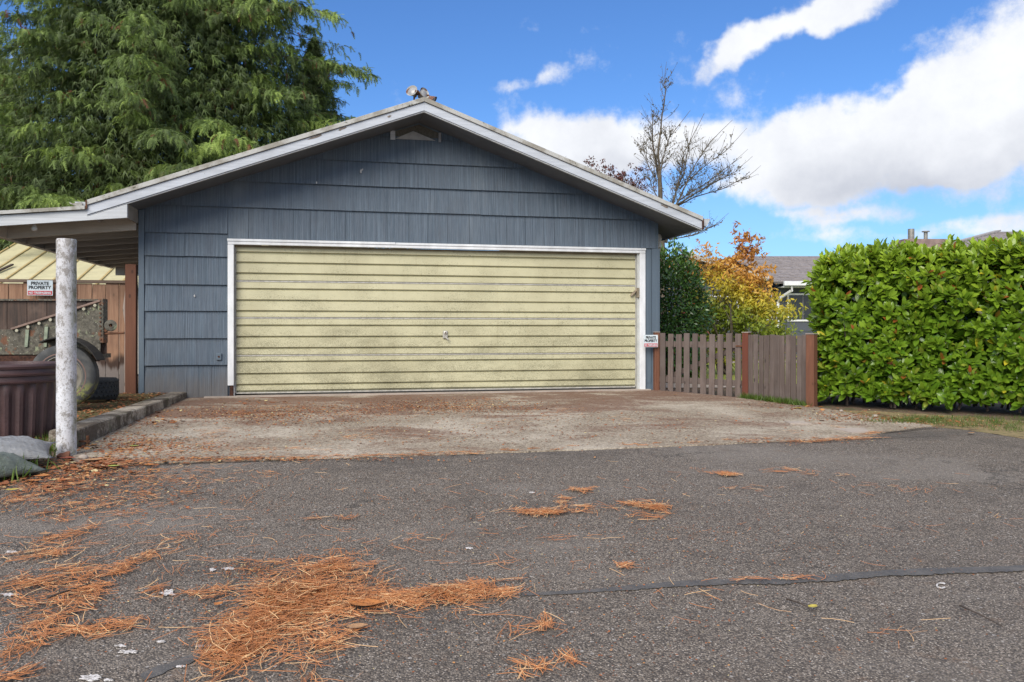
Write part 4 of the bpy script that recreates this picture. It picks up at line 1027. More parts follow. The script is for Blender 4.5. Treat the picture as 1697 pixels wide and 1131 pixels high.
# -- camellia bush
def bush(name, cx, cy, z0_, z1_, rx, ry, n, m, size, label, cat, tintf, fill=.35, lump=.06, barkm=None, tmpl=(SL_V, SL_F), crownname='foliage'):
    e = empty(name, (cx, cy, gnd(cx, cy)), 0, label, cat)
    d = unit(rng.normal(0, 1, (n, 3))); r = 1 - fill * rng.random(n) ** 1.5
    lum = 1 + lump * (np.sin(d[:, 0] * 9 + d[:, 2] * 7) + np.sin(d[:, 2] * 13 + d[:, 1] * 8 + 2) + np.sin(d[:, 0] * 19 + 1) * .7)
    P = d * (r * lum)[:, None] * np.array([rx, ry, (z1_ - z0_) / 2]) + np.array([0, 0, (z1_ + z0_) / 2])
    dirn = unit(d + rng.normal(0, .6, (n, 3)) + np.array([0, 0, -.25])); nrm = unit(d + np.array([0, 0, .7]) + rng.normal(0, .3, (n, 3)))
    sz = rng.uniform(*size, n)
    tag(instmesh(crownname, tmpl[0], tmpl[1], leaf_frames(dirn, nrm, sz), P, m, e, tintf(P, d, r)), kind='stuff')
    st = MB()
    for i in range(9):
        a = 2 * math.pi * i / 9; st.tube([(.05 * math.cos(a), .05 * math.sin(a), -.03), (rx * .3 * math.cos(a), ry * .3 * math.sin(a), (z0_ + z1_) * .4), (rx * .6 * math.cos(a), ry * .6 * math.sin(a), z1_ * .8)], [.022, .014, .005], 5)
    tag(st.build('stems', barkm or M['bark'], e), kind='stuff')
    return e
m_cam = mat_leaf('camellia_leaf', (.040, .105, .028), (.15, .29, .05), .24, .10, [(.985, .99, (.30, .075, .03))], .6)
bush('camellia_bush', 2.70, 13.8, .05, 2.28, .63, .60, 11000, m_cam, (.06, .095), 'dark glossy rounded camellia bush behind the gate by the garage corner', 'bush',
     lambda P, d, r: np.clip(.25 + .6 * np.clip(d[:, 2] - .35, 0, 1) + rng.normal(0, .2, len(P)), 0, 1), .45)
m_low = mat_leaf('green_shrub_leaf', (.05, .10, .015), (.16, .22, .02), .4, .25, None, .5)
bush('garden_shrub', 3.0, 14.2, 0, .62, .42, .4, 2000, m_low, (.05, .08), 'low green shrub seen through the gate pickets', 'shrub', lambda P, d, r: rng.random(len(P)), .6)

# -- autumn shrub: open crown of branches with leaves from yellow-green to orange
def branchy(mb, p, d, L_, r, depth, tips, spread=.5, up=.1, seg=3, ratio=.68, nb=(2, 4), rs=random):
    pts = [p]; rad = [r]; dd = d.normalized()
    for s_ in range(seg):
        dd = (dd + Vector((rs.gauss(0, .12), rs.gauss(0, .12), rs.gauss(0, .08) + up * .3))).normalized()
        pts.append(pts[-1] + dd * L_ / seg); rad.append(r * (1 - .45 * (s_ + 1) / seg))
        if depth <= 2: tips.append((pts[-1].copy(), dd.copy(), depth))
    mb.tube(pts, rad, 5 if depth < 2 else 6, caps=False)
    if depth == 0: return
    for b in range(rs.randint(*nb)):
        k = rs.uniform(.35, 1.0); i = min(seg - 1, int(k * seg)); q_ = pts[i].lerp(pts[i + 1], k * seg - i)
        a = rs.uniform(0, 2 * math.pi); side = Vector((math.cos(a), math.sin(a), rs.uniform(-.2, .5)))
        branchy(mb, q_, (dd + side * spread).normalized(), L_ * ratio * rs.uniform(.75, 1.15), rad[i] * .6, depth - 1, tips, spread, up, seg, ratio, nb, rs)
def shrub_tree(name, loc, stems, m, leafsz, per, tintf, label, cat, seed, drop=.03, barkm=None, tmpl=(SL_V, SL_F), nb=(2, 4), filt=None, depth=3, extra=()):
    rs = random.Random(seed); e = empty(name, loc, 0, label, cat); mb = MB(); tips = []
    for (p, d, L_, r) in stems: branchy(mb, Vector(p), Vector(d), L_, r, depth, tips, .75, .15, 3, .66, nb, rs)
    tag(mb.build('branches', barkm or M['barebark'], e), kind=None)
    P = np.array([t[0][:] for t in tips]); P = np.repeat(P, per, 0); P = P + rng.normal(0, drop, P.shape)
    for (ex, ey, ez_, er, en) in extra:
        cc = np.array([ex, ey, ez_]) + rng.normal(0, er * .55, (max(3, en // 14), 3)); P = np.concatenate([P, cc.repeat(14, 0) + rng.normal(0, er * .16, (len(cc) * 14, 3)) * np.array([1, 1, .7])])
    if filt is not None: P = P[filt(P)]
    n = len(P); dirn = unit(rng.normal(0, 1, (n, 3)) + np.array([0, 0, -.35])); nrm = unit(rng.normal(0, .6, (n, 3)) + np.array([0, -.4, .8]))
    if n: tag(instmesh('foliage', tmpl[0], tmpl[1], leaf_frames(dirn, nrm, rng.uniform(*leafsz, n)), P, m, e, tintf(P)), kind='stuff')
    return e
def mat_autumn():
    m, t, b = material('autumn_leaf'); a = t.add('ShaderNodeAttribute', attribute_name='tint').outputs['Fac']; r = irand(t)
    k = t.math('ADD', a, t.math('MULTIPLY', t.math('SUBTRACT', r, .5), .22))
    c = t.mix(t.ramp(k, (.10, .45)), (.22, .29, .030), (.58, .48, .05)); c = t.mix(t.ramp(k, (.45, .68)), c, (.62, .33, .07)); c = t.mix(t.ramp(k, (.86, 1.1)), c, (.42, .16, .05))
    t.put(b.inputs['Base Color'], c); b.inputs['Roughness'].default_value = .5
    tr = t.add('ShaderNodeBsdfTranslucent'); t.put(tr.inputs[0], c); mx = t.add('ShaderNodeMixShader'); mx.inputs[0].default_value = .35
    t.l.new(b.outputs[0], mx.inputs[1]); t.l.new(tr.outputs[0], mx.inputs[2]); t.l.new(mx.outputs[0], t.n['Material Output'].inputs[0]); return m
m_aut = mat_autumn()
XS, YS = (1222 - CX) / F * 15.5, 15.5
shrub_tree('autumn_shrub', (XS, YS, gnd(XS, YS)), [((0, 0, 0), (.12, .05, 1), 1.5, .03), ((-.1, 0, 0), (-.30, 0, 1), 1.25, .025), ((.05, .05, 0), (.25, .1, 1), 1.15, .022), ((0, -.1, 0), (-.05, -.2, 1), 1.45, .022), ((-.15, .1, 0), (-.5, .1, .8), 1.0, .02), ((.1, -.1, 0), (.15, -.2, .9), .95, .02)],
           m_aut, (.065, .11), 7, lambda P: np.clip((P[:, 2] - .85) / 1.6 + .12 * np.sin(P[:, 0] * 3), 0, 1), 'loose autumn shrub turning from yellow green below to orange above', 'shrub', 5, .07, nb=(2, 4),
           extra=[(.05, 0, 1.75, .34, 900), (.25, -.1, 1.5, .30, 900), (.2, 0, 2.3, .24, 450), (.12, 0, 2.55, .18, 220), (-.15, 0, 2.15, .2, 220), (.40, 0, 1.95, .2, 320), (-.45, 0, 2.0, .26, 260), (-.5, 0, 1.3, .3, 450), (.0, -.1, 1.1, .4, 900), (.12, -.2, .95, .30, 500)])
bush('golden_shrub', XS - .22, YS + .3, .1, 1.25, .55, .45, 3000, m_aut, (.05, .08), 'leafy yellow green shrub filling the base under the orange autumn leaves', 'shrub', lambda P, d, r: np.clip(.12 + .15 * rng.random(len(P)), 0, 1), .75, .12)
bush('yellow_flower_shrub', 5.05, 15.6, .1, .95, .55, .35, 1600, m_aut, (.04, .07), 'low yellow green shrub just above the picket fence below the house window', 'shrub', lambda P, d, r: np.clip(.1 + .35 * rng.random(len(P)), 0, 1), .6)
# spiky plant
m_sp = mat_leaf('spiky_leaf', (.05, .09, .04), (.12, .17, .08), .4, .1)
n = 70; a = rng.uniform(0, 2*math.pi, n); el = rng.uniform(.4, 1.4, n)
d = np.stack([np.cos(a) * np.cos(el), np.sin(a) * np.cos(el), np.sin(el)], 1)
SP = empty('spiky_plant', (5.35, 16.6, -.03), 0, 'spiky grey green plant in front of the downspout above the picket fence', 'plant')
BL_V = [(0, .03, 0), (0, -.03, 0), (.5, .025, .04), (.5, -.025, .04), (1, 0, -.02)]; BL_F = [(0, 1, 3, 2), (2, 3, 4)]
instmesh('blades', BL_V, BL_F, leaf_frames(d, np.tile([0, 0, 1.], (n, 1)) + rng.normal(0, .1, (n, 3)), rng.uniform(.6, .95, n)), np.zeros((n, 3)) + np.array([0, 0, .35]), m_sp, SP, rng.random(n))
MB().tube([(0, 0, 0), (0, 0, .38)], .05, 8).build('stem', M['bark'], SP)

# -- bare tree behind the garage
BTX, BTY = (1097 - CX) / F * 20, 20.0
BT = empty('bare_tree', (BTX, BTY, -.03), 0, 'nearly leafless upright tree with long thin branches behind the garage roof', 'tree')
rs = random.Random(4); tm = MB(); bm_ = MB(); tips = []
zt = lambda py: ZC + (HY - py) / F * 20
def pxl(pts): return [Vector(((a - 1097) / F * 20, rs.uniform(-.15, .15), zt(b))) for a, b in pts]
def stem(pts, r0, r1, mb, tw=True, n=16, tl=.72):
    P = pxl(pts); Q_ = []
    for i in range(len(P) - 1):
        for k in range(4): Q_.append(P[i].lerp(P[i+1], k / 4) + Vector((rs.gauss(0, .007), rs.gauss(0, .012), 0)))
    Q_.append(P[-1]); m_ = len(Q_)
    mb.tube(Q_, [max(.003, (r0 + (r1 - r0) * (i / (m_ - 1)) ** .7) * .78) for i in range(m_)], 7, caps=False)
    if tw:
        for j in range(int(n * 2.3)):
            k = rs.uniform(.04, .76); i = int(k * (m_ - 1)); q0 = Q_[i]; dd = (Q_[min(i+1, m_-1)] - Q_[max(0, i-1)]).normalized()
            s = Vector((rs.uniform(-1, 1), rs.uniform(-1, 1), rs.uniform(-.1, .8)))
            L_ = tl * rs.uniform(.4, 1.2) * (1.1 - .6 * k); d1 = (dd * .55 + s * .8).normalized()
            p1 = q0 + d1 * L_ * .5; d2 = (d1 + Vector((rs.gauss(0, .2), rs.gauss(0, .2), .25))).normalized(); p2 = p1 + d2 * L_ * .5
            bm_.tube([q0, p1, p2], [.005, .0038, .0025], 4, caps=False)
            for _ in range(2):
                qa = q0.lerp(p1, rs.uniform(.3, 1)); dq = (d1 + Vector((rs.uniform(-.8, .8), rs.uniform(-.8, .8), rs.uniform(-.2, .8)))).normalized(); qb = qa + dq * L_ * rs.uniform(.2, .5)
                bm_.tube([qa, qb], [.004, .0025], 3, caps=False); tips.append(qa.lerp(qb, .6)); tips.append(qb)
            for f_ in (.25, .45, .65, .85, 1): tips.append(q0.lerp(p1, f_)); tips.append(p1.lerp(p2, f_))
P0_ = [(1097, 540), (1096, 420), (1094, 330), (1092, 290)]
stem(P0_, .12, .065, tm, False)
stem([(1092, 292), (1090, 250), (1096, 200), (1102, 150), (1103, 122), (1106, 98)], .048, .003, tm, n=15)
stem([(1092, 290), (1082, 235), (1080, 200), (1083, 182)], .04, .008, bm_, n=16)
stem([(1093, 300), (1097, 262), (1110, 225), (1145, 180)], .035, .006, bm_, n=14)
stem([(1105, 400), (1113, 340), (1124, 300), (1135, 250), (1168, 185)], .055, .006, bm_, n=22)
stem([(1116, 345), (1135, 305), (1152, 270), (1180, 230), (1214, 197)], .035, .005, bm_, n=16)
stem([(1120, 320), (1132, 285), (1140, 240), (1152, 200)], .03, .005, bm_, n=12)
stem([(1128, 310), (1160, 280), (1200, 250), (1236, 212)], .024, .004, bm_, n=10)
stem([(1112, 345), (1150, 320), (1190, 298), (1220, 282), (1246, 258)], .034, .004, bm_, n=14)
stem([(1112, 345), (1150, 325), (1200, 310), (1240, 290), (1262, 272)], .028, .004, bm_, n=12)
stem([(1125, 330), (1165, 305), (1210, 272), (1240, 245)], .022, .004, bm_, n=12)
stem([(1090, 330), (1080, 305), (1072, 280)], .02, .005, bm_, n=8)
stem([(1110, 395), (1150, 388), (1185, 372), (1210, 350)], .022, .004, bm_, n=12)
stem([(1088, 300), (1072, 270), (1066, 240), (1070, 205)], .02, .004, bm_, n=10)
tm.build('trunk', M['barebark'], BT, smooth=True); tag(bm_.build('branches', M['barebark'], BT), kind='stuff')
m_bl = mat_leaf('shrivelled_leaf', (.09, .075, .04), (.20, .13, .06), .7, .2, None, .5)
T_ = np.array([t[:] for t in tips]); T_ = T_[rng.random(len(T_)) < .42]; T_ = T_ + rng.normal(0, .015, T_.shape); n = len(T_)
tag(instmesh('leaves', SL_V, SL_F, leaf_frames(unit(rng.normal(0, 1, (n, 3))), unit(rng.normal(0, 1, (n, 3))), rng.uniform(.035, .075, n)), T_, m_bl, BT, rng.random(n)), kind='stuff')

# -- purple-leaved tree behind the roof
m_pur = mat_leaf('purple_leaf', (.075, .028, .028), (.19, .045, .04), .5, .2, None, .5)
PX_, PY_ = (1035 - CX) / F * 19, 19.0
shrub_tree('purple_tree', (PX_, PY_, -.03), [((0, 0, 0), (.02, 0, 1), 2.6, .07), ((0, 0, 1.6), (-.45, 0, 1), 1.75, .035), ((0, 0, 1.8), (-.10, .1, 1), 1.7, .035), ((0, 0, 1.5), (-.75, -.1, 1), 1.7, .03), ((0, 0, 2.0), (.18, 0, 1), 1.3, .03)],
           m_pur, (.05, .085), 3, lambda P: np.clip(rng.random(len(P)), 0, 1), 'dark purple leaved treetop showing over the right roof slope', 'tree', 12, .07, nb=(2, 3),
           extra=[(-.1, 0, 4.38, .22, 380), (-.4, 0, 4.45, .2, 240), (-.80, 0, 4.72, .14, 110), (.2, 0, 4.25, .28, 320), (.25, 0, 4.0, .3, 300), (-.5, 0, 4.6, .2, 80), (.3, 0, 4.6, .2, 70)])

# -- western redcedar: drooping sprays on tiers of branches
def mat_cedar():
    m, t, b = material('cedar_foliage'); a = t.add('ShaderNodeAttribute', attribute_name='tint').outputs['Fac']; r = irand(t)
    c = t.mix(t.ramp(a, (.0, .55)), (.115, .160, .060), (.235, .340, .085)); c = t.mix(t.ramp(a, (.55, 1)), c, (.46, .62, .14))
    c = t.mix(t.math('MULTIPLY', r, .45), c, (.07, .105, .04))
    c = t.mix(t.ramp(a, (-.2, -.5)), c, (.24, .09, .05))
    t.put(b.inputs['Base Color'], c); b.inputs['Roughness'].default_value = .6
    tr = t.add('ShaderNodeBsdfTranslucent'); t.put(tr.inputs[0], t.mix(.4, c, (.10, .14, .02))); mx = t.add('ShaderNodeMixShader'); mx.inputs[0].default_value = .38
    t.l.new(b.outputs[0], mx.inputs[1]); t.l.new(tr.outputs[0], mx.inputs[2]); t.l.new(mx.outputs[0], t.n['Material Output'].inputs[0]); return m
m_ced = mat_cedar()
# spray template: a drooping fan of thin leaflets
sv = []; sf = []
def addleaf(p, d, L_, w_):
    p, d = Vector(p), Vector(d).normalized(); s = d.cross(Vector((0, 0, 1)))
    s = s.normalized() if s.length > .1 else Vector((0, 1, 0)); b = len(sv)
    sv.extend([tuple(p + s * w_), tuple(p + d * L_ + Vector((0, 0, -.06)) * L_), tuple(p - s * w_)]); sf.append((b, b + 1, b + 2))
for i in range(5):
    k = i / 4; p = (k * .72, 0, .05 * k - .42 * k * k)
    for sgn in (-1, 1):
        addleaf(p, (.62 - .1 * k, sgn * (.80 - .35 * k), -.15 - .45 * k), .42 - .12 * k, .058)
    addleaf(p, (.8, 0, -.15 - .8 * k), .32, .058)
iv = []; if_ = []
for k_, (dx_, dy_, dz_) in enumerate(((1, 0, -.15), (.75, .5, -.35), (.75, -.5, -.35), (.55, .15, -.8))):
    d_ = Vector((dx_, dy_, dz_)); s_ = d_.cross(Vector((0, 0, 1))).normalized() * .085; b_ = len(iv)
    iv.extend([tuple(s_ * .8), tuple(d_), tuple(-s_ * .8)]); if_.append((b_, b_ + 1, b_ + 2))
def cedar(name, loc, H, Rb, zlow, nb_, label, seed, sz=1.0, lean=0.0, side_only=None, dens=1.0, tintoff=0.0):
    rr = np.random.default_rng(seed); e = empty(name, loc, 0, label, 'tree')
    tm = MB(); tm.tube([(0, 0, 0), (.1, 0, H * .3), (.0, .1, H * .65), (0, 0, H)], [.30 * sz, .20 * sz, .12 * sz, .02], 10); tm.build('trunk', M['bark'], e, smooth=True)
    bb = MB(); BP = []; BD = []; BT_ = []
    for i in range(nb_):
        h = zlow + (H - zlow) * (i + rr.random()) / nb_; k = (h - zlow) / (H - zlow)
        Lr = Rb * (1 - k) ** .85 * rr.uniform(.50, 1.10) + .3
        az = i * 2.39996 + rr.normal(0, .25); dh = np.array([math.cos(az), math.sin(az), 0.])
        m_ = 9; pts = []
        droop = rr.uniform(.16, .30)
        for j in range(m_):
            s = j / (m_ - 1); r_ = Lr * s
            pts.append(np.array([0, 0, h]) + dh * r_ + np.array([0, 0, .10 * r_ - droop * Lr * s * s * .95 + .12 * Lr * max(0, s - .75)]))
        bb.tube([tuple(p) for p in pts], [.026 * sz * (1 - .93 * j / (m_ - 1)) for j in range(m_)], 5, caps=False)
        ncl = int(Lr * 9.5 * dens)
        btint = rr.normal(0, .16)
        for c in range(ncl):
            s = rr.uniform(.05, 1.0) ** .75; f_ = s * (m_ - 1); j = min(m_ - 2, int(f_)); p = pts[j] + (pts[j+1] - pts[j]) * (f_ - j)
            side = rr.choice((-1, 1)); pv = np.array([-dh[1], dh[0], 0]) * side
            bl = rr.uniform(.2, .8) * (.55 + .3 * math.sin(s * math.pi)) * (Lr / 4) ** .5
            bd = unit((dh * rr.uniform(.35, 1.0) + pv * rr.uniform(.3, 1.0) + np.array([0, 0, rr.uniform(-.15, .12)]))[None])[0]
            nn = max(5, int(bl * 19))
            ct = btint + rr.normal(0, .22)
            for t_ in range(nn):
                u = (t_ + 1) / nn; q_ = p + bd * bl * u + np.array([0, 0, -.42 * bl * u * u])
                BP.append(q_ + rr.normal(0, .03, 3)); BD.append(bd * .8 + rr.normal(0, .45, 3) + np.array([0, 0, -.38]))
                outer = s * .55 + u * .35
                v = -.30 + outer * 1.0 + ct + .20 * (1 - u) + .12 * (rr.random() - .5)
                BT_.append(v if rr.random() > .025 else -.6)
    tag(bb.build('limbs', M['bark'], e), kind='stuff')
    BP = np.array(BP); BD = unit(np.array(BD)); BT_ = np.clip(np.array(BT_) + tintoff, -.6, 1); n = len(BP)
    if side_only is not None:            # the far side is only a thin veil of sprays
        k = (BP[:, 1] < side_only) | (rr.random(n) < .10); BP, BD, BT_ = BP[k], BD[k], BT_[k]; n = len(BP)
    up = np.tile([0, 0, 1.], (n, 1)) + rr.normal(0, .25, (n, 3))
    BT_ = np.where(BT_ < -.35, BT_, np.clip(BT_, 0, 1))
    ni = int(Rb * Rb * 1000 * dens)
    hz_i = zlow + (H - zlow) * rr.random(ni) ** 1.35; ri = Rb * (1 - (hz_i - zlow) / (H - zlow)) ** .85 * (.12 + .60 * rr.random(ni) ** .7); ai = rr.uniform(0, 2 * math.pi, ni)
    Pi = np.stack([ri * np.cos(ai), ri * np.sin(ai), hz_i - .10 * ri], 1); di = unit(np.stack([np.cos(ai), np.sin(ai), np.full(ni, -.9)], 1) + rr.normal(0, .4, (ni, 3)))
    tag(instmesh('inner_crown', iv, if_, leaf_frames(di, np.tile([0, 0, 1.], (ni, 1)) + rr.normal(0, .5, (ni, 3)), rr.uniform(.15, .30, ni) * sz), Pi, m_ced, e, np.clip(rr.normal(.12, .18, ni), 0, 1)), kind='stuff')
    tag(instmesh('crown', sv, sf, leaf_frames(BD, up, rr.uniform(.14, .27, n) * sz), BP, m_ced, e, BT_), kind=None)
    print(name, 'sprays', n, 'tris', n * len(sf) * 2)
    return e
CXm = (285 - CX) / F * 24.5
cedar('cedar_tree', (CXm, 24.5, -.03), 19.0, 8.3, 3.4, 520, 'huge drooping western redcedar filling the sky behind the left roof slope', 5, 1.0, side_only=.5)
cedar('cedar_tree', ((520 - CX) / F * 26, 26, -.03), 10.2, 3.5, 2.2, 100, 'smaller redcedar showing at the right flank of the huge cedar', 9, .85)
cedar('conifer_tree', ((-20 - CX) / F * 33, 33, -.03), 12.8, 5.0, 4.6, 90, 'distant greyish conifer at the left edge behind the huge cedar', 14, 1.0, dens=.8, tintoff=-.15)

# ------------------------------------------------------------------ houses behind
mside = mat_flatblue(); mside.name = 'charcoal_house_paint'
mch = plain('charcoal_siding', (.062, .072, .088), .6, .15, 2); mwht = plain('clean_white_trim', (.70, .72, .73), .45, .08)
def mat_roof(name, c1, c2):
    m, t, b = material(name); p = opos(t); c = t.mix(t.ramp(t.noise(p, 9, 5, .7), (.35, .65)), c1, c2); c = t.mix(t.ramp(t.noise(p, 60, 3, .7), (.5, .7, 0, .5)), c, tuple(x * .6 for x in c1))
    t.put(b.inputs['Base Color'], c); b.inputs['Roughness'].default_value = .95; return m
mrf = mat_roof('grey_roof_shingle', (.30, .27, .265), (.22, .20, .20))
def glass():
    m, t, b = material('dark_window_glass'); b.inputs['Base Color'].default_value = (.025, .027, .03, 1); b.inputs['Roughness'].default_value = .08; b.inputs['Specular IOR Level'].default_value = .5; return m
mgl = glass()
HYd = 23.5; hx_ = lambda p, Y=HYd: (p - CX) / F * Y; hz_ = lambda p, Y=HYd: ZC + (HY - p) / F * Y
NH = empty('neighbour_house', (hx_(1290), HYd, 0), 0, 'low dark grey house with white trimmed windows and grey shingle roof behind the garden', 'house')
bx0 = hx_(1290)
HX1 = 5.5
MB().box(0, HX1, .02, 7, -.05, hz_(470)).build('wall', mch, NH)
zb_ = .02; i = 0
while zb_ < hz_(474):
    z1_ = min(zb_ + .26, hz_(473))
    for (a, b) in (((0, hx_(1304) - bx0 - .03), (hx_(1362) - bx0 + .03, HX1)) if (z1_ > hz_(532) and zb_ < hz_(487)) else ((0, HX1),)):
        MB().prism([(a, -.016, zb_ + .004), (b, -.016, zb_ + .004), (b, -.002, z1_), (a, -.002, z1_)], [(a, .018, zb_ + .004), (b, .018, zb_ + .004), (b, .018, z1_), (a, .018, z1_)]).build('siding_board', mch, NH)
    zb_ = z1_
def window(parent, x0, x1, z0_, z1_, y=-.03, mull=None, fm=None):
    w_ = .05; f = MB().box(x0, x1, y, y + .03, z0_, z0_ + w_).box(x0, x1, y, y + .03, z1_ - w_, z1_).box(x0, x0 + w_, y, y + .03, z0_ + w_, z1_ - w_).box(x1 - w_, x1, y, y + .03, z0_ + w_, z1_ - w_).build('window', fm or mwht, parent)
    MB().box(x0 + w_, x1 - w_, y + .014, y + .022, z0_ + w_, z1_ - w_).build('pane', mgl, f)
    if mull: 
        for mx_ in mull: MB().box(mx_ - .02, mx_ + .02, y + .004, y + .013, z0_ + w_, z1_ - w_).build('mullion', plain('dark_sash', (.10, .10, .11), .5), f)
    return f
wv = window(NH, hx_(1304) - bx0, hx_(1362) - bx0, hz_(533), hz_(486.5), -.036, [hx_(1330) - bx0])
cu_ = MB()
for i in range(5): cu_.box(hx_(1309 + i * 4.0) - bx0, hx_(1311.5 + i * 4.0) - bx0, -.0215, -.0205, hz_(530), hz_(490))
cu_.build('curtain', plain('grey_curtain', (.10, .095, .10), .8, .2), wv)
# main roof: courses of shingles, stepped
ez, rz2 = hz_(468), ZC + (HY - 425) / F * 27.2
ncr = 17
crs = MB(); rsl = random.Random(3)
for i in range(ncr):
    y0_, y1_ = -.45 + i * (3.7 + .45) / ncr, -.45 + (i + 1) * (3.7 + .45) / ncr + .03
    za, zb2 = ez + (rz2 - ez) * i / ncr, ez + (rz2 - ez) * (i + 1) / ncr
    x = -.25 - rsl.random() * .2
    while x < HX1 + .3:
        wx = rsl.choice((.14, .2, .3, .36)); t_ = rsl.uniform(.012, .03)
        crs.prism([(x, y0_ - t_ * .5, za + t_), (x + wx - .004, y0_ - t_ * .5, za + t_), (x + wx - .004, y1_, zb2 + .006), (x, y1_, zb2 + .006)], [(x, y0_, za - .02), (x + wx - .004, y0_, za - .02), (x + wx - .004, y1_, zb2 - .02), (x, y1_, zb2 - .02)]); x += wx
rf_ = MB().prism([(-.25, -.42, ez - .06), (HX1 + .3, -.42, ez - .06), (HX1 + .3, 3.7, rz2 - .06), (-.25, 3.7, rz2 - .06)], [(-.25, -.42, ez - .025), (HX1 + .3, -.42, ez - .025), (HX1 + .3, 3.7, rz2 - .025), (-.25, 3.7, rz2 - .025)]).build('roof', mrf, NH)
tag(crs.build('shingles', mrf, rf_), kind='stuff')
MB().prism([(-.25, 3.72, rz2), (HX1, 3.72, rz2), (HX1, 7.5, ez), (-.25, 7.5, ez)], [(-.25, 3.72, rz2 - .05), (HX1, 3.72, rz2 - .05), (HX1, 7.5, ez - .05), (-.25, 7.5, ez - .05)]).build('back_roof', mrf, NH)
MB().box(-.02, HX1 + .3, -.58, -.46, ez - .13, ez - .005).build('gutter', mwht, NH, bevel=.01)
MB().box(-.02, HX1, -.44, -.02, ez - .17, ez - .14).build('soffit', mwht, NH)
MB().tube([(.22, -.5, ez - .13), (.22, -.48, ez - .26), (-.02, -.12, ez - .48), (-.04, -.08, ez - .58), (-.04, -.08, .0)], .045, 8).build('downspout', mwht, NH, smooth=True)
# left wing with gable rake
lx0 = hx_(1120) - bx0
MB().prism([(lx0, .3, -.05), (-.06, .3, -.05), (-.06, .3, hz_(474)), (lx0 + .6, .3, hz_(430)), (lx0, .3, hz_(424))], [(lx0, 6, -.05), (-.06, 6, -.05), (-.06, 6, hz_(474)), (lx0 + .6, 6, hz_(430)), (lx0, 6, hz_(424))]).build('wing_wall', mch, NH)
MB().prism([(lx0 + .3, -.1, hz_(418)), (-.0, -.1, hz_(464)), (-.0, -.1, hz_(472)), (lx0 + .3, -.1, hz_(426))], [(lx0 + .3, .0, hz_(418)), (0, .0, hz_(464)), (0, .0, hz_(472)), (lx0 + .3, .0, hz_(426))]).build('rake_board', plain('beige_trim', (.50, .48, .43), .6, .2), NH)
MB().prism([(lx0 + .3, .0, hz_(417)), (-.27, .0, hz_(460)), (-.27, 6, hz_(460)), (lx0 + .3, 6, hz_(417))], [(lx0 + .3, .0, hz_(419)), (-.27, .0, hz_(462)), (-.27, 6, hz_(462)), (lx0 + .3, 6, hz_(419))]).build('wing_roof', mrf, NH)
window(NH, hx_(1236) - bx0, hx_(1286) - bx0, hz_(532), hz_(487), .26)
window(NH, hx_(1176) - bx0, hx_(1228) - bx0, hz_(532), hz_(489), .26)
# chimney
kx0, kx1 = (1487 - CX) / F * 27 - bx0, (1556 - CX) / F * 27 - bx0
kz = ZC + (HY - 399) / F * 27
ch = MB().box(kx0, kx1, 3.0, 4.0, 2.0, kz).build('chimney', plain('pinkish_chimney_render', (.28, .20, .175), .8, .3, 4), NH)
mcap = plain('grey_flue_metal', (.30, .29, .26), .5, .3, 10, .3)
for pxx, rr_, hh in ((1505, .10, .36), (1529, .06, .26)):
    xx = (pxx - CX) / F * 27 - bx0
    fl = MB().tube([(xx, 3.3, kz), (xx, 3.3, kz + hh)], rr_, 12).build('flue', mcap, ch, smooth=True)
    if rr_ < .1: MB().tube([(xx, 3.3, kz + hh), (xx, 3.3, kz + hh + .03)], .12, 12).build('flue_cap', mcap, ch)
# second house roof, upper right
H2 = empty('far_house', (11.6, 21, 0), R(-6), 'house roof of grey shingles rising to the right behind the hedge', 'house')
z_e, z_r = ZC + (HY - 408) / F * 21, ZC + (HY - 378) / F * 21 + .25
MB().box(.2, 7, .4, 6, -.05, z_e - .05).build('wall', mch, H2)
c2_ = MB(); n_ = 15
A0, A1 = Vector((-.45, 0, z_e)), Vector((2.35, 3.2, z_r)); 
for i in range(n_):
    k0, k1 = i / n_, (i + 1) / n_
    a, b = A0.lerp(A1, k0), A0.lerp(A1, k1); x = a.x
    while x < 7:
        wx = rsl.choice((.2, .3, .36)); t_ = rsl.uniform(.012, .03)
        c2_.prism([(x, a.y - t_ * .5, a.z + t_), (x + wx - .004, a.y - t_ * .5, a.z + t_), (x + wx - .004 + (b.x - a.x), b.y, b.z + .005), (x + (b.x - a.x), b.y, b.z + .005)], [(x, a.y, a.z - .03), (x + wx - .004, a.y, a.z - .03), (x + wx - .004 + (b.x - a.x), b.y, b.z - .03), (x + (b.x - a.x), b.y, b.z - .03)]); x += wx
r2 = MB().prism([(-.4, .05, z_e - .04), (7, .05, z_e - .04), (9, 3.2, z_r - .04), (2.4, 3.2, z_r - .04)], [(-.4, .05, z_e - .09), (7, .05, z_e - .09), (9, 3.2, z_r - .09), (2.4, 3.2, z_r - .09)]).build('roof', mrf, H2)
tag(c2_.build('shingles', mrf, r2), kind='stuff')
MB().beam((-.45, -.02, z_e + .02), (2.35, 3.18, z_r + .03), .16, .04).build('hip_cap', plain('pale_hip_cap', (.36, .34, .33), .9, .2), H2)

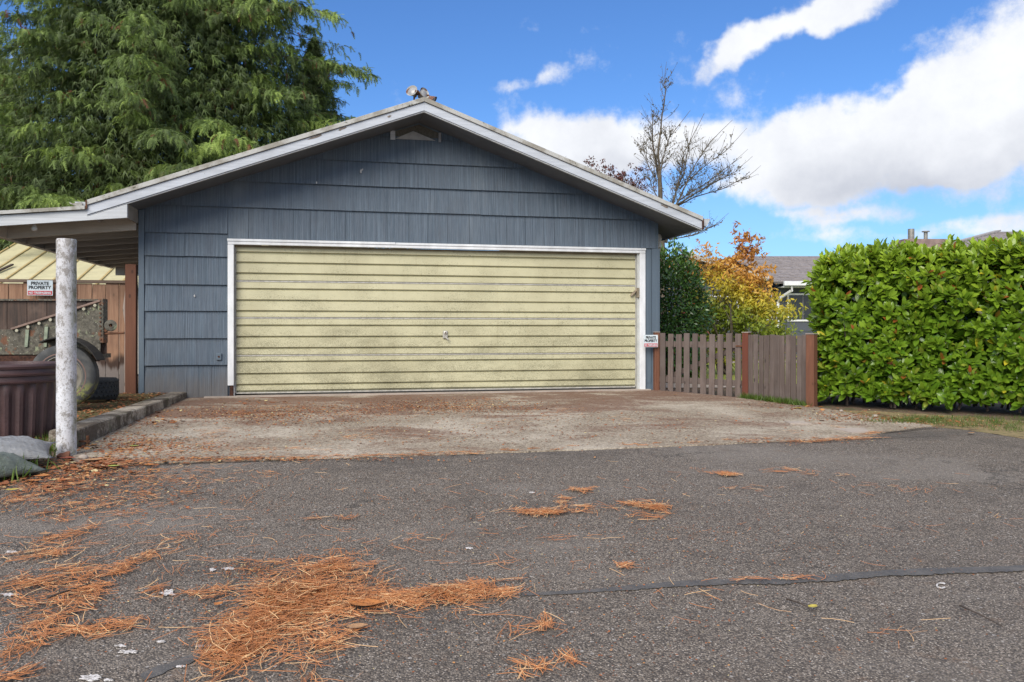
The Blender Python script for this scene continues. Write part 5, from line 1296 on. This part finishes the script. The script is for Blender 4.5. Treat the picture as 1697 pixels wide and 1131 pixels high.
# ------------------------------------------------------------------ grass tufts, weeds, litter and needles
m_gr = mat_leaf('grass_blade', (.05, .10, .015), (.14, .22, .03), .5, .3, None, .5)
def tufts(name, centers, n, hgt, spreadv, label=None):
    P = []; 
    for (x, y) in centers: P.append(np.array([x, y])[None] + rng.normal(0, spreadv, (n, 2)))
    P = np.concatenate(P); n_ = len(P); z = np.array([gnd(a, b) for a, b in P]) + .008
    a = rng.uniform(0, 2*math.pi, n_); el = rng.uniform(.7, 1.5, n_)
    d = np.stack([np.cos(a) * np.cos(el), np.sin(a) * np.cos(el), np.sin(el)], 1)
    V = [(0, .035, 0), (0, -.035, 0), (.55, .03, .04), (.55, -.03, .04), (1, 0, -.06)]
    o = instmesh(name, V, BL_F, leaf_frames(d, unit(rng.normal(0, 1, (n_, 3))), rng.uniform(hgt * .5, hgt, n_)), np.concatenate([P, z[:, None]], 1), m_gr, None, rng.random(n_))
    return tag(o, label, 'grass' if label else None, kind='stuff')
fp = []
for i in range(34):
    k = i / 33; p = B_.lerp(C2, .0 + k * .98); off = Vector((-(C2 - B_).y, (C2 - B_).x, 0)).normalized() * -.07
    fp.append((p.x + off.x + random.uniform(-.02, .02), p.y + off.y))
tufts('grass_tufts', fp, 26, .105, .028, 'dark green grass growing along the foot of the close picket fence')
vg = []
for i in range(260):
    xq = random.uniform(1440, 1697); q_ = onground(xq, random.uniform(694, 704 + max(0, xq - 1540) * .10)); 
    vg.append((q_.x, q_.y))
for i in range(60):
    q_ = onground(random.uniform(1352, 1400), random.uniform(645, 668)); vg.append((q_.x, q_.y))
tufts('verge_grass', vg, 9, .055, .04, 'sparse dry grass on the verge below the hedge')
wd_ = [px(20, 770), px(45, 765), px(30, 785), px(60, 750), px(85, 742), px(70, 745), px(10, 795), px(90, 735), px(75, 752), px(5, 780)]
tufts('weeds', wd_, 55, .15, .09, 'green weeds growing round the plastic sacks at the left edge')
# lawn grass behind the gate
lg = [(random.uniform(2.6, 9), random.uniform(13.2, 17.3)) for _ in range(500)]
tufts('lawn_grass', lg, 8, .05, .07, 'short green lawn behind the picket gate')

# pine needles
segs = 3
NV = []; NF = []
for i in range(segs + 1):
    k = i / segs; NV += [(k, .5, .0), (k, -.5, .0)]
NF = [(2*i, 2*i+1, 2*i+3, 2*i+2) for i in range(segs)]
def needles(name, spots, mat_, parent=None):
    A = []
    for (cx, cy, rx, ry, tilt, n, pile, lm) in spots:
        n = int(n * (.62 if n > 110 else .8)); ct, st_ = math.cos(R(tilt)), math.sin(R(tilt))
        nt = max(1, n // 13); cen = rng.normal(0, .46, (nt, 2)); ta = rng.normal(.75, .85, nt)
        for i in range(n):
            j = random.randrange(nt); loose = random.random() < .35
            gx, gy = cen[j] + rng.normal(0, .10 if not loose else .3, 2)
            X_, Y_ = cx + gx * rx * ct + gy * ry * st_, cy - gx * rx * st_ + gy * ry * ct
            if Y_ < 655 or (Y_ < 775 and X_ < 128): continue
            p = onground(X_, Y_); A.append((p.x, p.y, p.z + .009 + (.006 if Y_ < 760 else 0) + pile * max(0, 1 - gx*gx - gy*gy) * random.random(), random.gauss(ta[j], .38 if not loose else 1.2) + (math.pi if random.random() < .5 else 0), lm * random.uniform(.45, 1.1)))
    A = np.array(A); n = len(A); L_ = A[:, 4]
    a = A[:, 3]; curve = rng.normal(0, .16, n)
    pt = np.array([[0, 0], [.33, .6], [.66, .8], [1, .5]])     # lengthwise, bow
    V = np.zeros((n, 8, 3)); wdt = rng.uniform(.0007, .0015, n)
    for i in range(4):
        s = pt[i, 0] - .5; bow = pt[i, 1] * curve
        cx_ = A[:, 0] + (s * np.cos(a) - bow * np.sin(a)) * L_; cy_ = A[:, 1] + (s * np.sin(a) + bow * np.cos(a)) * L_
        cz_ = A[:, 2] + L_ * rng.uniform(-.02, .07, n) * (1 if i in (0, 3) else .3)
        cz_ = np.maximum(cz_, np.array([gnd(x_, y_) for x_, y_ in zip(cx_, cy_)]) + .018)
        for j, sg in ((0, 1), (1, -1)):
            V[:, 2*i+j, 0] = cx_ - np.sin(a) * wdt * sg; V[:, 2*i+j, 1] = cy_ + np.cos(a) * wdt * sg; V[:, 2*i+j, 2] = cz_ + (.0008 if j else 0)
    me = bpy.data.meshes.new(name); vv = V.reshape(-1, 3)
    fa = (np.array(NF)[None] + (np.arange(n) * 8)[:, None, None]).reshape(-1, 4)
    me.vertices.add(len(vv)); me.vertices.foreach_set('co', vv.ravel().astype(np.float32)); me.loops.add(fa.size); me.loops.foreach_set('vertex_index', fa.ravel().astype(np.int32))
    me.polygons.add(len(fa)); me.polygons.foreach_set('loop_start', (np.arange(len(fa)) * 4).astype(np.int32)); me.polygons.foreach_set('loop_total', np.full(len(fa), 4, np.int32)); me.update(calc_edges=True)
    me.materials.append(mat_); o = bpy.data.objects.new(name, me); COL.objects.link(o); return o
big = [(500, 985, 120, 40, 8, 1500, .03, .15), (440, 1040, 130, 60, 25, 1900, .03, .16), (560, 950, 75, 24, -5, 600, .02, .13), (590, 1000, 60, 30, 0, 500, .02, .14), (370, 1100, 70, 30, 25, 420, .015, .15), (530, 1070, 70, 50, 45, 380, .01, .16),
       (730, 990, 110, 17, 3, 900, .02, .13), (790, 985, 50, 20, 10, 260, .01, .13), (640, 1000, 50, 18, 0, 260, .01, .13),
       (60, 970, 110, 18, 8, 380, .015, .15), (140, 985, 50, 16, 15, 200, .015, .15), (100, 1040, 90, 22, 30, 260, .01, .16), (190, 1045, 80, 18, 0, 200, .01, .15), (60, 1010, 70, 40, 20, 150, .01, .16), (220, 935, 90, 6, 18, 200, .01, .15), (180, 960, 50, 12, 15, 120, .01, .14),
       (30, 1080, 70, 30, 20, 160, .01, .16), (20, 1125, 50, 10, 5, 60, .01, .15), (255, 990, 22, 12, 40, 50, .01, .13), (330, 990, 60, 10, 12, 120, .01, .15)]
mid = [(210, 830, 300, 50, 8, 420, .003, .11), (120, 930, 260, 60, 12, 260, .003, .13), (300, 800, 300, 26, 4, 300, .003, .09), (640, 800, 500, 40, 0, 160, .003, .09), (130, 845, 90, 12, 12, 260, .008, .13), (90, 900, 100, 12, 15, 220, .008, .14), (60, 925, 80, 12, 12, 120, .005, .14), (1078, 843, 42, 8, -8, 420, .012, .12), (905, 852, 60, 7, 0, 420, .010, .12), (970, 815, 24, 5, 0, 160, .008, .11), (960, 850, 70, 9, 3, 160, .006, .12), (935, 832, 15, 8, 0, 60, .005, .1),
       (1205, 790, 28, 5, 0, 170, .006, .11), (1180, 785, 60, 6, -4, 80, .004, .11), (1320, 785, 70, 8, -6, 120, .004, .11), (1360, 733, 95, 3, 2, 420, .008, .10), (1440, 722, 40, 3, 10, 150, .008, .10),
       (1075, 858, 60, 10, 0, 70, .004, .12), (560, 860, 40, 5, 5, 50, .004, .12), (1050, 940, 30, 4, 3, 40, .004, .12), (900, 1040, 40, 14, 10, 70, .006, .13), (880, 1115, 45, 14, 15, 70, .006, .13), (940, 1085, 40, 25, -30, 30, .004, .14),
       (990, 870, 500, 60, 0, 160, .003, .10), (1300, 980, 400, 90, 0, 70, .003, .13), (300, 860, 260, 50, 0, 160, .003, .11), (730, 1060, 120, 50, 0, 60, .004, .15), (700, 900, 380, 40, 0, 110, .003, .11), (1400, 800, 300, 30, 0, 150, .003, .10), (1290, 965, 180, 3, 2, 60, .004, .11), (480, 930, 130, 12, 5, 120, .005, .13),
       (290, 905, 260, 60, 10, 200, .003, .12)]
jt = []
for i in range(40):
    k = i / 39; jx = 140 + k * 1290; jy = 776 - k * 50 + (4 if k > .2 else 0) * math.sin(k * 3)
    jt.append((jx, jy - 3, 34, 4, 2, 55 if i < 22 else 26, .006, .07))
conc = [(420, 690, 90, 10, 3, 500, .004, .06), (480, 680, 130, 8, 2, 400, .004, .06), (600, 690, 120, 10, 2, 300, .004, .06), (740, 675, 110, 10, 3, 520, .004, .06), (560, 725, 120, 14, 2, 260, .004, .06), (320, 735, 90, 14, 10, 420, .006, .07), (230, 740, 60, 16, 20, 520, .006, .07),
        (880, 690, 140, 12, 2, 240, .004, .06), (1050, 700, 160, 14, 2, 160, .004, .06), (420, 750, 120, 7, 2, 300, .005, .06), (1200, 700, 180, 14, -5, 120, .003, .06), (180, 770, 80, 12, 8, 420, .006, .07), (1330, 700, 100, 3, -12, 160, .004, .07), (100, 800, 110, 14, 10, 500, .006, .09), (60, 830, 100, 14, 10, 260, .005, .10), (250, 790, 110, 12, 3, 300, .004, .09)]
tag(needles('pine_needles', big, M['needle']), 'orange drifts of fallen pine needles on the near asphalt', 'pine needles', kind='stuff')
tag(needles('pine_needles', mid, M['needle']), 'thin scattered patches of orange pine needles across the asphalt', 'pine needles', kind='stuff')
tag(needles('pine_needles', jt + conc, M['needle']), 'short rusty needles strewn over the concrete and along its front joint', 'pine needles', kind='stuff')

# crumbs and small leaf scraps
def scraps(name, spots, size, label):
    P = []
    for (cx, cy, rx, ry, n) in spots:
        for _ in range(n):
            X_, Y_ = cx + random.gauss(0, .5) * rx, cy + random.gauss(0, .5) * ry
            if Y_ < 660 or (Y_ < 770 and X_ < 128 and Y_ < 740 + 0 * X_): continue
            p = onground(X_, min(Y_, 1128)); P.append((p.x, p.y, p.z + .018))
    P = np.array(P); n = len(P); a = rng.uniform(0, 2*math.pi, n)
    d = np.stack([np.cos(a), np.sin(a), rng.normal(0, .12, n)], 1); nr_ = unit(np.stack([rng.normal(0, .25, n), rng.normal(0, .25, n), np.ones(n)], 1))
    V = [(-.5, 0, .0), (-.15, .33, .08), (.25, .25, .03), (.5, 0, .10), (.2, -.28, .02), (-.2, -.3, .07)]
    o = instmesh(name, V, [(0, 1, 2, 3), (0, 3, 4, 5)], leaf_frames(d, nr_, rng.uniform(*size, n)), P, M['litter'], None)
    return tag(o, label, 'leaf litter', kind='stuff')
scraps('leaf_litter', [(220, 740, 90, 28, 900), (450, 690, 180, 18, 2200), (760, 675, 160, 14, 1800), (600, 680, 300, 14, 1500), (700, 720, 500, 30, 900), (150, 790, 130, 24, 900), (1300, 735, 160, 5, 160), (1000, 700, 300, 20, 400), (420, 765, 300, 4, 500), (1380, 690, 80, 8, 200), (1500, 700, 140, 8, 300), (230, 700, 60, 14, 300), (50, 815, 90, 14, 200), (160, 830, 220, 34, 700), (300, 745, 120, 18, 500), (1400, 690, 90, 9, 260), (1480, 697, 120, 8, 400), (1620, 706, 120, 8, 260), (1290, 672, 70, 7, 160)], (.010, .028), 'brown leaf crumbs strewn over the concrete driveway and its edges')
scraps('leaf_crumbs', [(848, 880, 900, 110, 4200), (500, 1010, 500, 90, 700), (848, 1050, 900, 80, 900), (480, 990, 150, 55, 1500), (420, 950, 60, 16, 500), (80, 990, 120, 50, 500), (720, 992, 90, 12, 300)], (.005, .013), 'tiny leaf crumbs scattered over the whole asphalt surface')
def floor_litter(n):
    P = []
    while len(P) < n:
        y = random.uniform(6.4, 10.3); x = KX(y) - .2 - abs(random.gauss(0, .45)); P.append((x, y, gnd(x, y) + .088))
    P = np.array(P); a = rng.uniform(0, 2*math.pi, n); d = np.stack([np.cos(a), np.sin(a), rng.normal(0, .15, n)], 1); nr_ = unit(np.stack([rng.normal(0, .3, n), rng.normal(0, .3, n), np.ones(n)], 1))
    V = [(-.5, 0, .0), (-.15, .33, .08), (.25, .25, .03), (.5, 0, .10), (.2, -.28, .02), (-.2, -.3, .07)]
    tag(instmesh('floor_litter', V, [(0, 1, 2, 3), (0, 3, 4, 5)], leaf_frames(d, nr_, rng.uniform(.012, .04, n)), P, M['litter'], None), 'small dry leaves on the mossy floor behind the kerb', 'leaf litter', kind='stuff')
floor_litter(1500)
scraps('leaf_litter', [(150, 775, 110, 14, 150), (60, 800, 90, 14, 60), (260, 700, 60, 20, 40), (180, 745, 70, 14, 50), (420, 670, 60, 4, 20), (1330, 678, 90, 5, 26), (1500, 697, 130, 6, 36)], (.035, .07), 'larger orange and brown leaves gathered at the edges of the driveway')
# single fallen leaves one can point at
def fl_mat(name, c): return plain(name, c, .7, .3, 60)
FLM = {'orange': fl_mat('orange_leaf', (.50, .19, .05)), 'brown': fl_mat('brown_leaf', (.26, .10, .045)), 'yellow': fl_mat('yellow_leaf', (.55, .45, .08)), 'green': fl_mat('yellow_green_leaf', (.38, .42, .10)), 'tan': fl_mat('tan_leaf', (.46, .26, .13)), 'red': fl_mat('red_brown_leaf', (.28, .065, .035))}
def fallen(px_, py_, L_, col, label, rot=None, curl=.25):
    p = onground(px_, py_); z = .022
    vs = []; fs = []; nx = 8
    for i in range(nx + 1):
        k = i / nx; w_ = .30 * math.sin(math.pi * min(1, k * 1.02)) ** .8 * (1 + .15 * random.uniform(-1, 1)); zc = curl * (k - .5) ** 2 * .9
        for j in (-1, -.5, 0, .5, 1): vs.append((k - .5, w_ * j, zc + curl * abs(j) * .22 * w_ * 3))
    for i in range(nx):
        for j in range(4): fs.append((i*5+j, i*5+j+1, i*5+j+6, i*5+j+5))
    vs = [(x * L_, y * L_, zz * L_) for x, y, zz in vs]
    o = MB().add(vs, fs).build('fallen_leaf', FLM[col], None, smooth=True)
    o.location = (p.x, p.y, p.z + z); o.rotation_euler = (0, 0, rot if rot is not None else random.uniform(0, 6.28))
    tag(o, label, 'leaf'); return o
for a in [(314, 821, .05, 'orange', 'small curled orange leaf alone on the dark asphalt left of centre', .2),
          (608, 1010, .15, 'orange', 'large orange leaf on the right side of the big needle pile', .1),
          (592, 1048, .085, 'tan', 'pale tan leaf below the large orange leaf on the needle pile', .3),
          (362, 1010, .05, 'orange', 'small upright orange leaf at the left part of the big needle pile', 1.2),
          (1347, 1014, .055, 'yellow', 'small yellow orange leaf at the end of a twig on the right asphalt', .6),
          (75, 892, .07, 'tan', 'tan curled leaf beside thin needle strands at the left asphalt', .2),
          (188, 778, .085, 'green', 'pale yellow green leaf right of the white post foot', .1),
          (57, 803, .10, 'orange', 'orange leaf on the asphalt below the green plastic sack', .2),
          (20, 818, .08, 'yellow', 'yellow orange leaf at the very left edge of the road', .4),
          (70, 795, .11, 'orange', 'wide orange leaf just right of the green sack end', .3),
          (112, 765, .12, 'red', 'big red brown leaf lying against the foot of the white post', .2),
          (155, 768, .14, 'tan', 'long pale curled bark like leaf right of the post foot', .5),
          (222, 744, .08, 'green', 'yellow green leaf on the concrete near the kerb', .1),
          (300, 753, .07, 'orange', 'small orange leaf near the left front edge of the concrete', .9),
          (248, 776, .09, 'orange', 'bright orange leaf on the asphalt joint left of centre', .0),
          (465, 692, .06, 'orange', 'little orange leaf in the rusty stain before the garage door', .5),
          (1119, 657, .07, 'tan', 'pale tan leaf on the concrete before the picket gate', .1),
          (1244, 660, .07, 'brown', 'brown leaf at the foot of the middle red post', .3),
          (1258, 664, .07, 'tan', 'curled tan leaf at the left end of the fence grass', .9),
          (1300, 671, .09, 'brown', 'brown leaf in the grass below the close picket fence', .2),
          (1322, 680, .10, 'yellow', 'pale yellow leaf lying before the tall red end post', .05),
          (1360, 678, .07, 'orange', 'orange leaf right of the tall red end post', .5),
          (1440, 690, .07, 'brown', 'brown leaf in the shade under the left end of the hedge', .5),
          (1560, 695, .09, 'orange', 'orange leaf on the verge under the middle of the hedge', .5),
          (1610, 722, .08, 'tan', 'tan leaf at the asphalt edge near the right side of the picture', .5)]:
    fallen(*a[:5], rot=a[5])
# twigs
def twig(pts, r, label):
    P = [onground(a, b) + Vector((0, 0, .022)) for a, b in pts]; c = P[0].copy()
    o = MB().tube([p - c for p in P], [r, r * .8, r * .5][:len(P)], 6).build('twig', M['bark'], None, smooth=True); o.location = c; tag(o, label, 'twig')
twig([(1303, 1001), (1325, 1008), (1350, 1021)], .004, 'thin dark twig leading to a yellow leaf on the right asphalt')
twig([(1590, 1012), (1625, 1028), (1662, 1048)], .0035, 'long thin reddish twig on the asphalt at the far right')
twig([(78, 1000), (105, 990), (150, 975)], .005, 'pale stick among the needles at the left')
for (a, b, r_, lb) in ((1560, 971, 0, None), (1450, 693, .03, 'small pale stone under the left end of the hedge'), (1394, 684, .022, 'tiny pale stone between end post and hedge'), (138, 763, .035, 'small pale stone at the right foot of the white post')):
    if not lb: continue
    p = onground(a, b); bm = bmesh.new(); bmesh.ops.create_icosphere(bm, subdivisions=2, radius=r_)
    for v in bm.verts: v.co *= random.uniform(.85, 1.1); v.co.z *= .6
    me = bpy.data.meshes.new('stone'); bm.to_mesh(me); bm.free(); me.materials.append(M['path']); me.shade_smooth()
    o = bpy.data.objects.new('stone', me); COL.objects.link(o); o.location = (p.x, p.y, p.z + .02); tag(o, lb, 'stone')
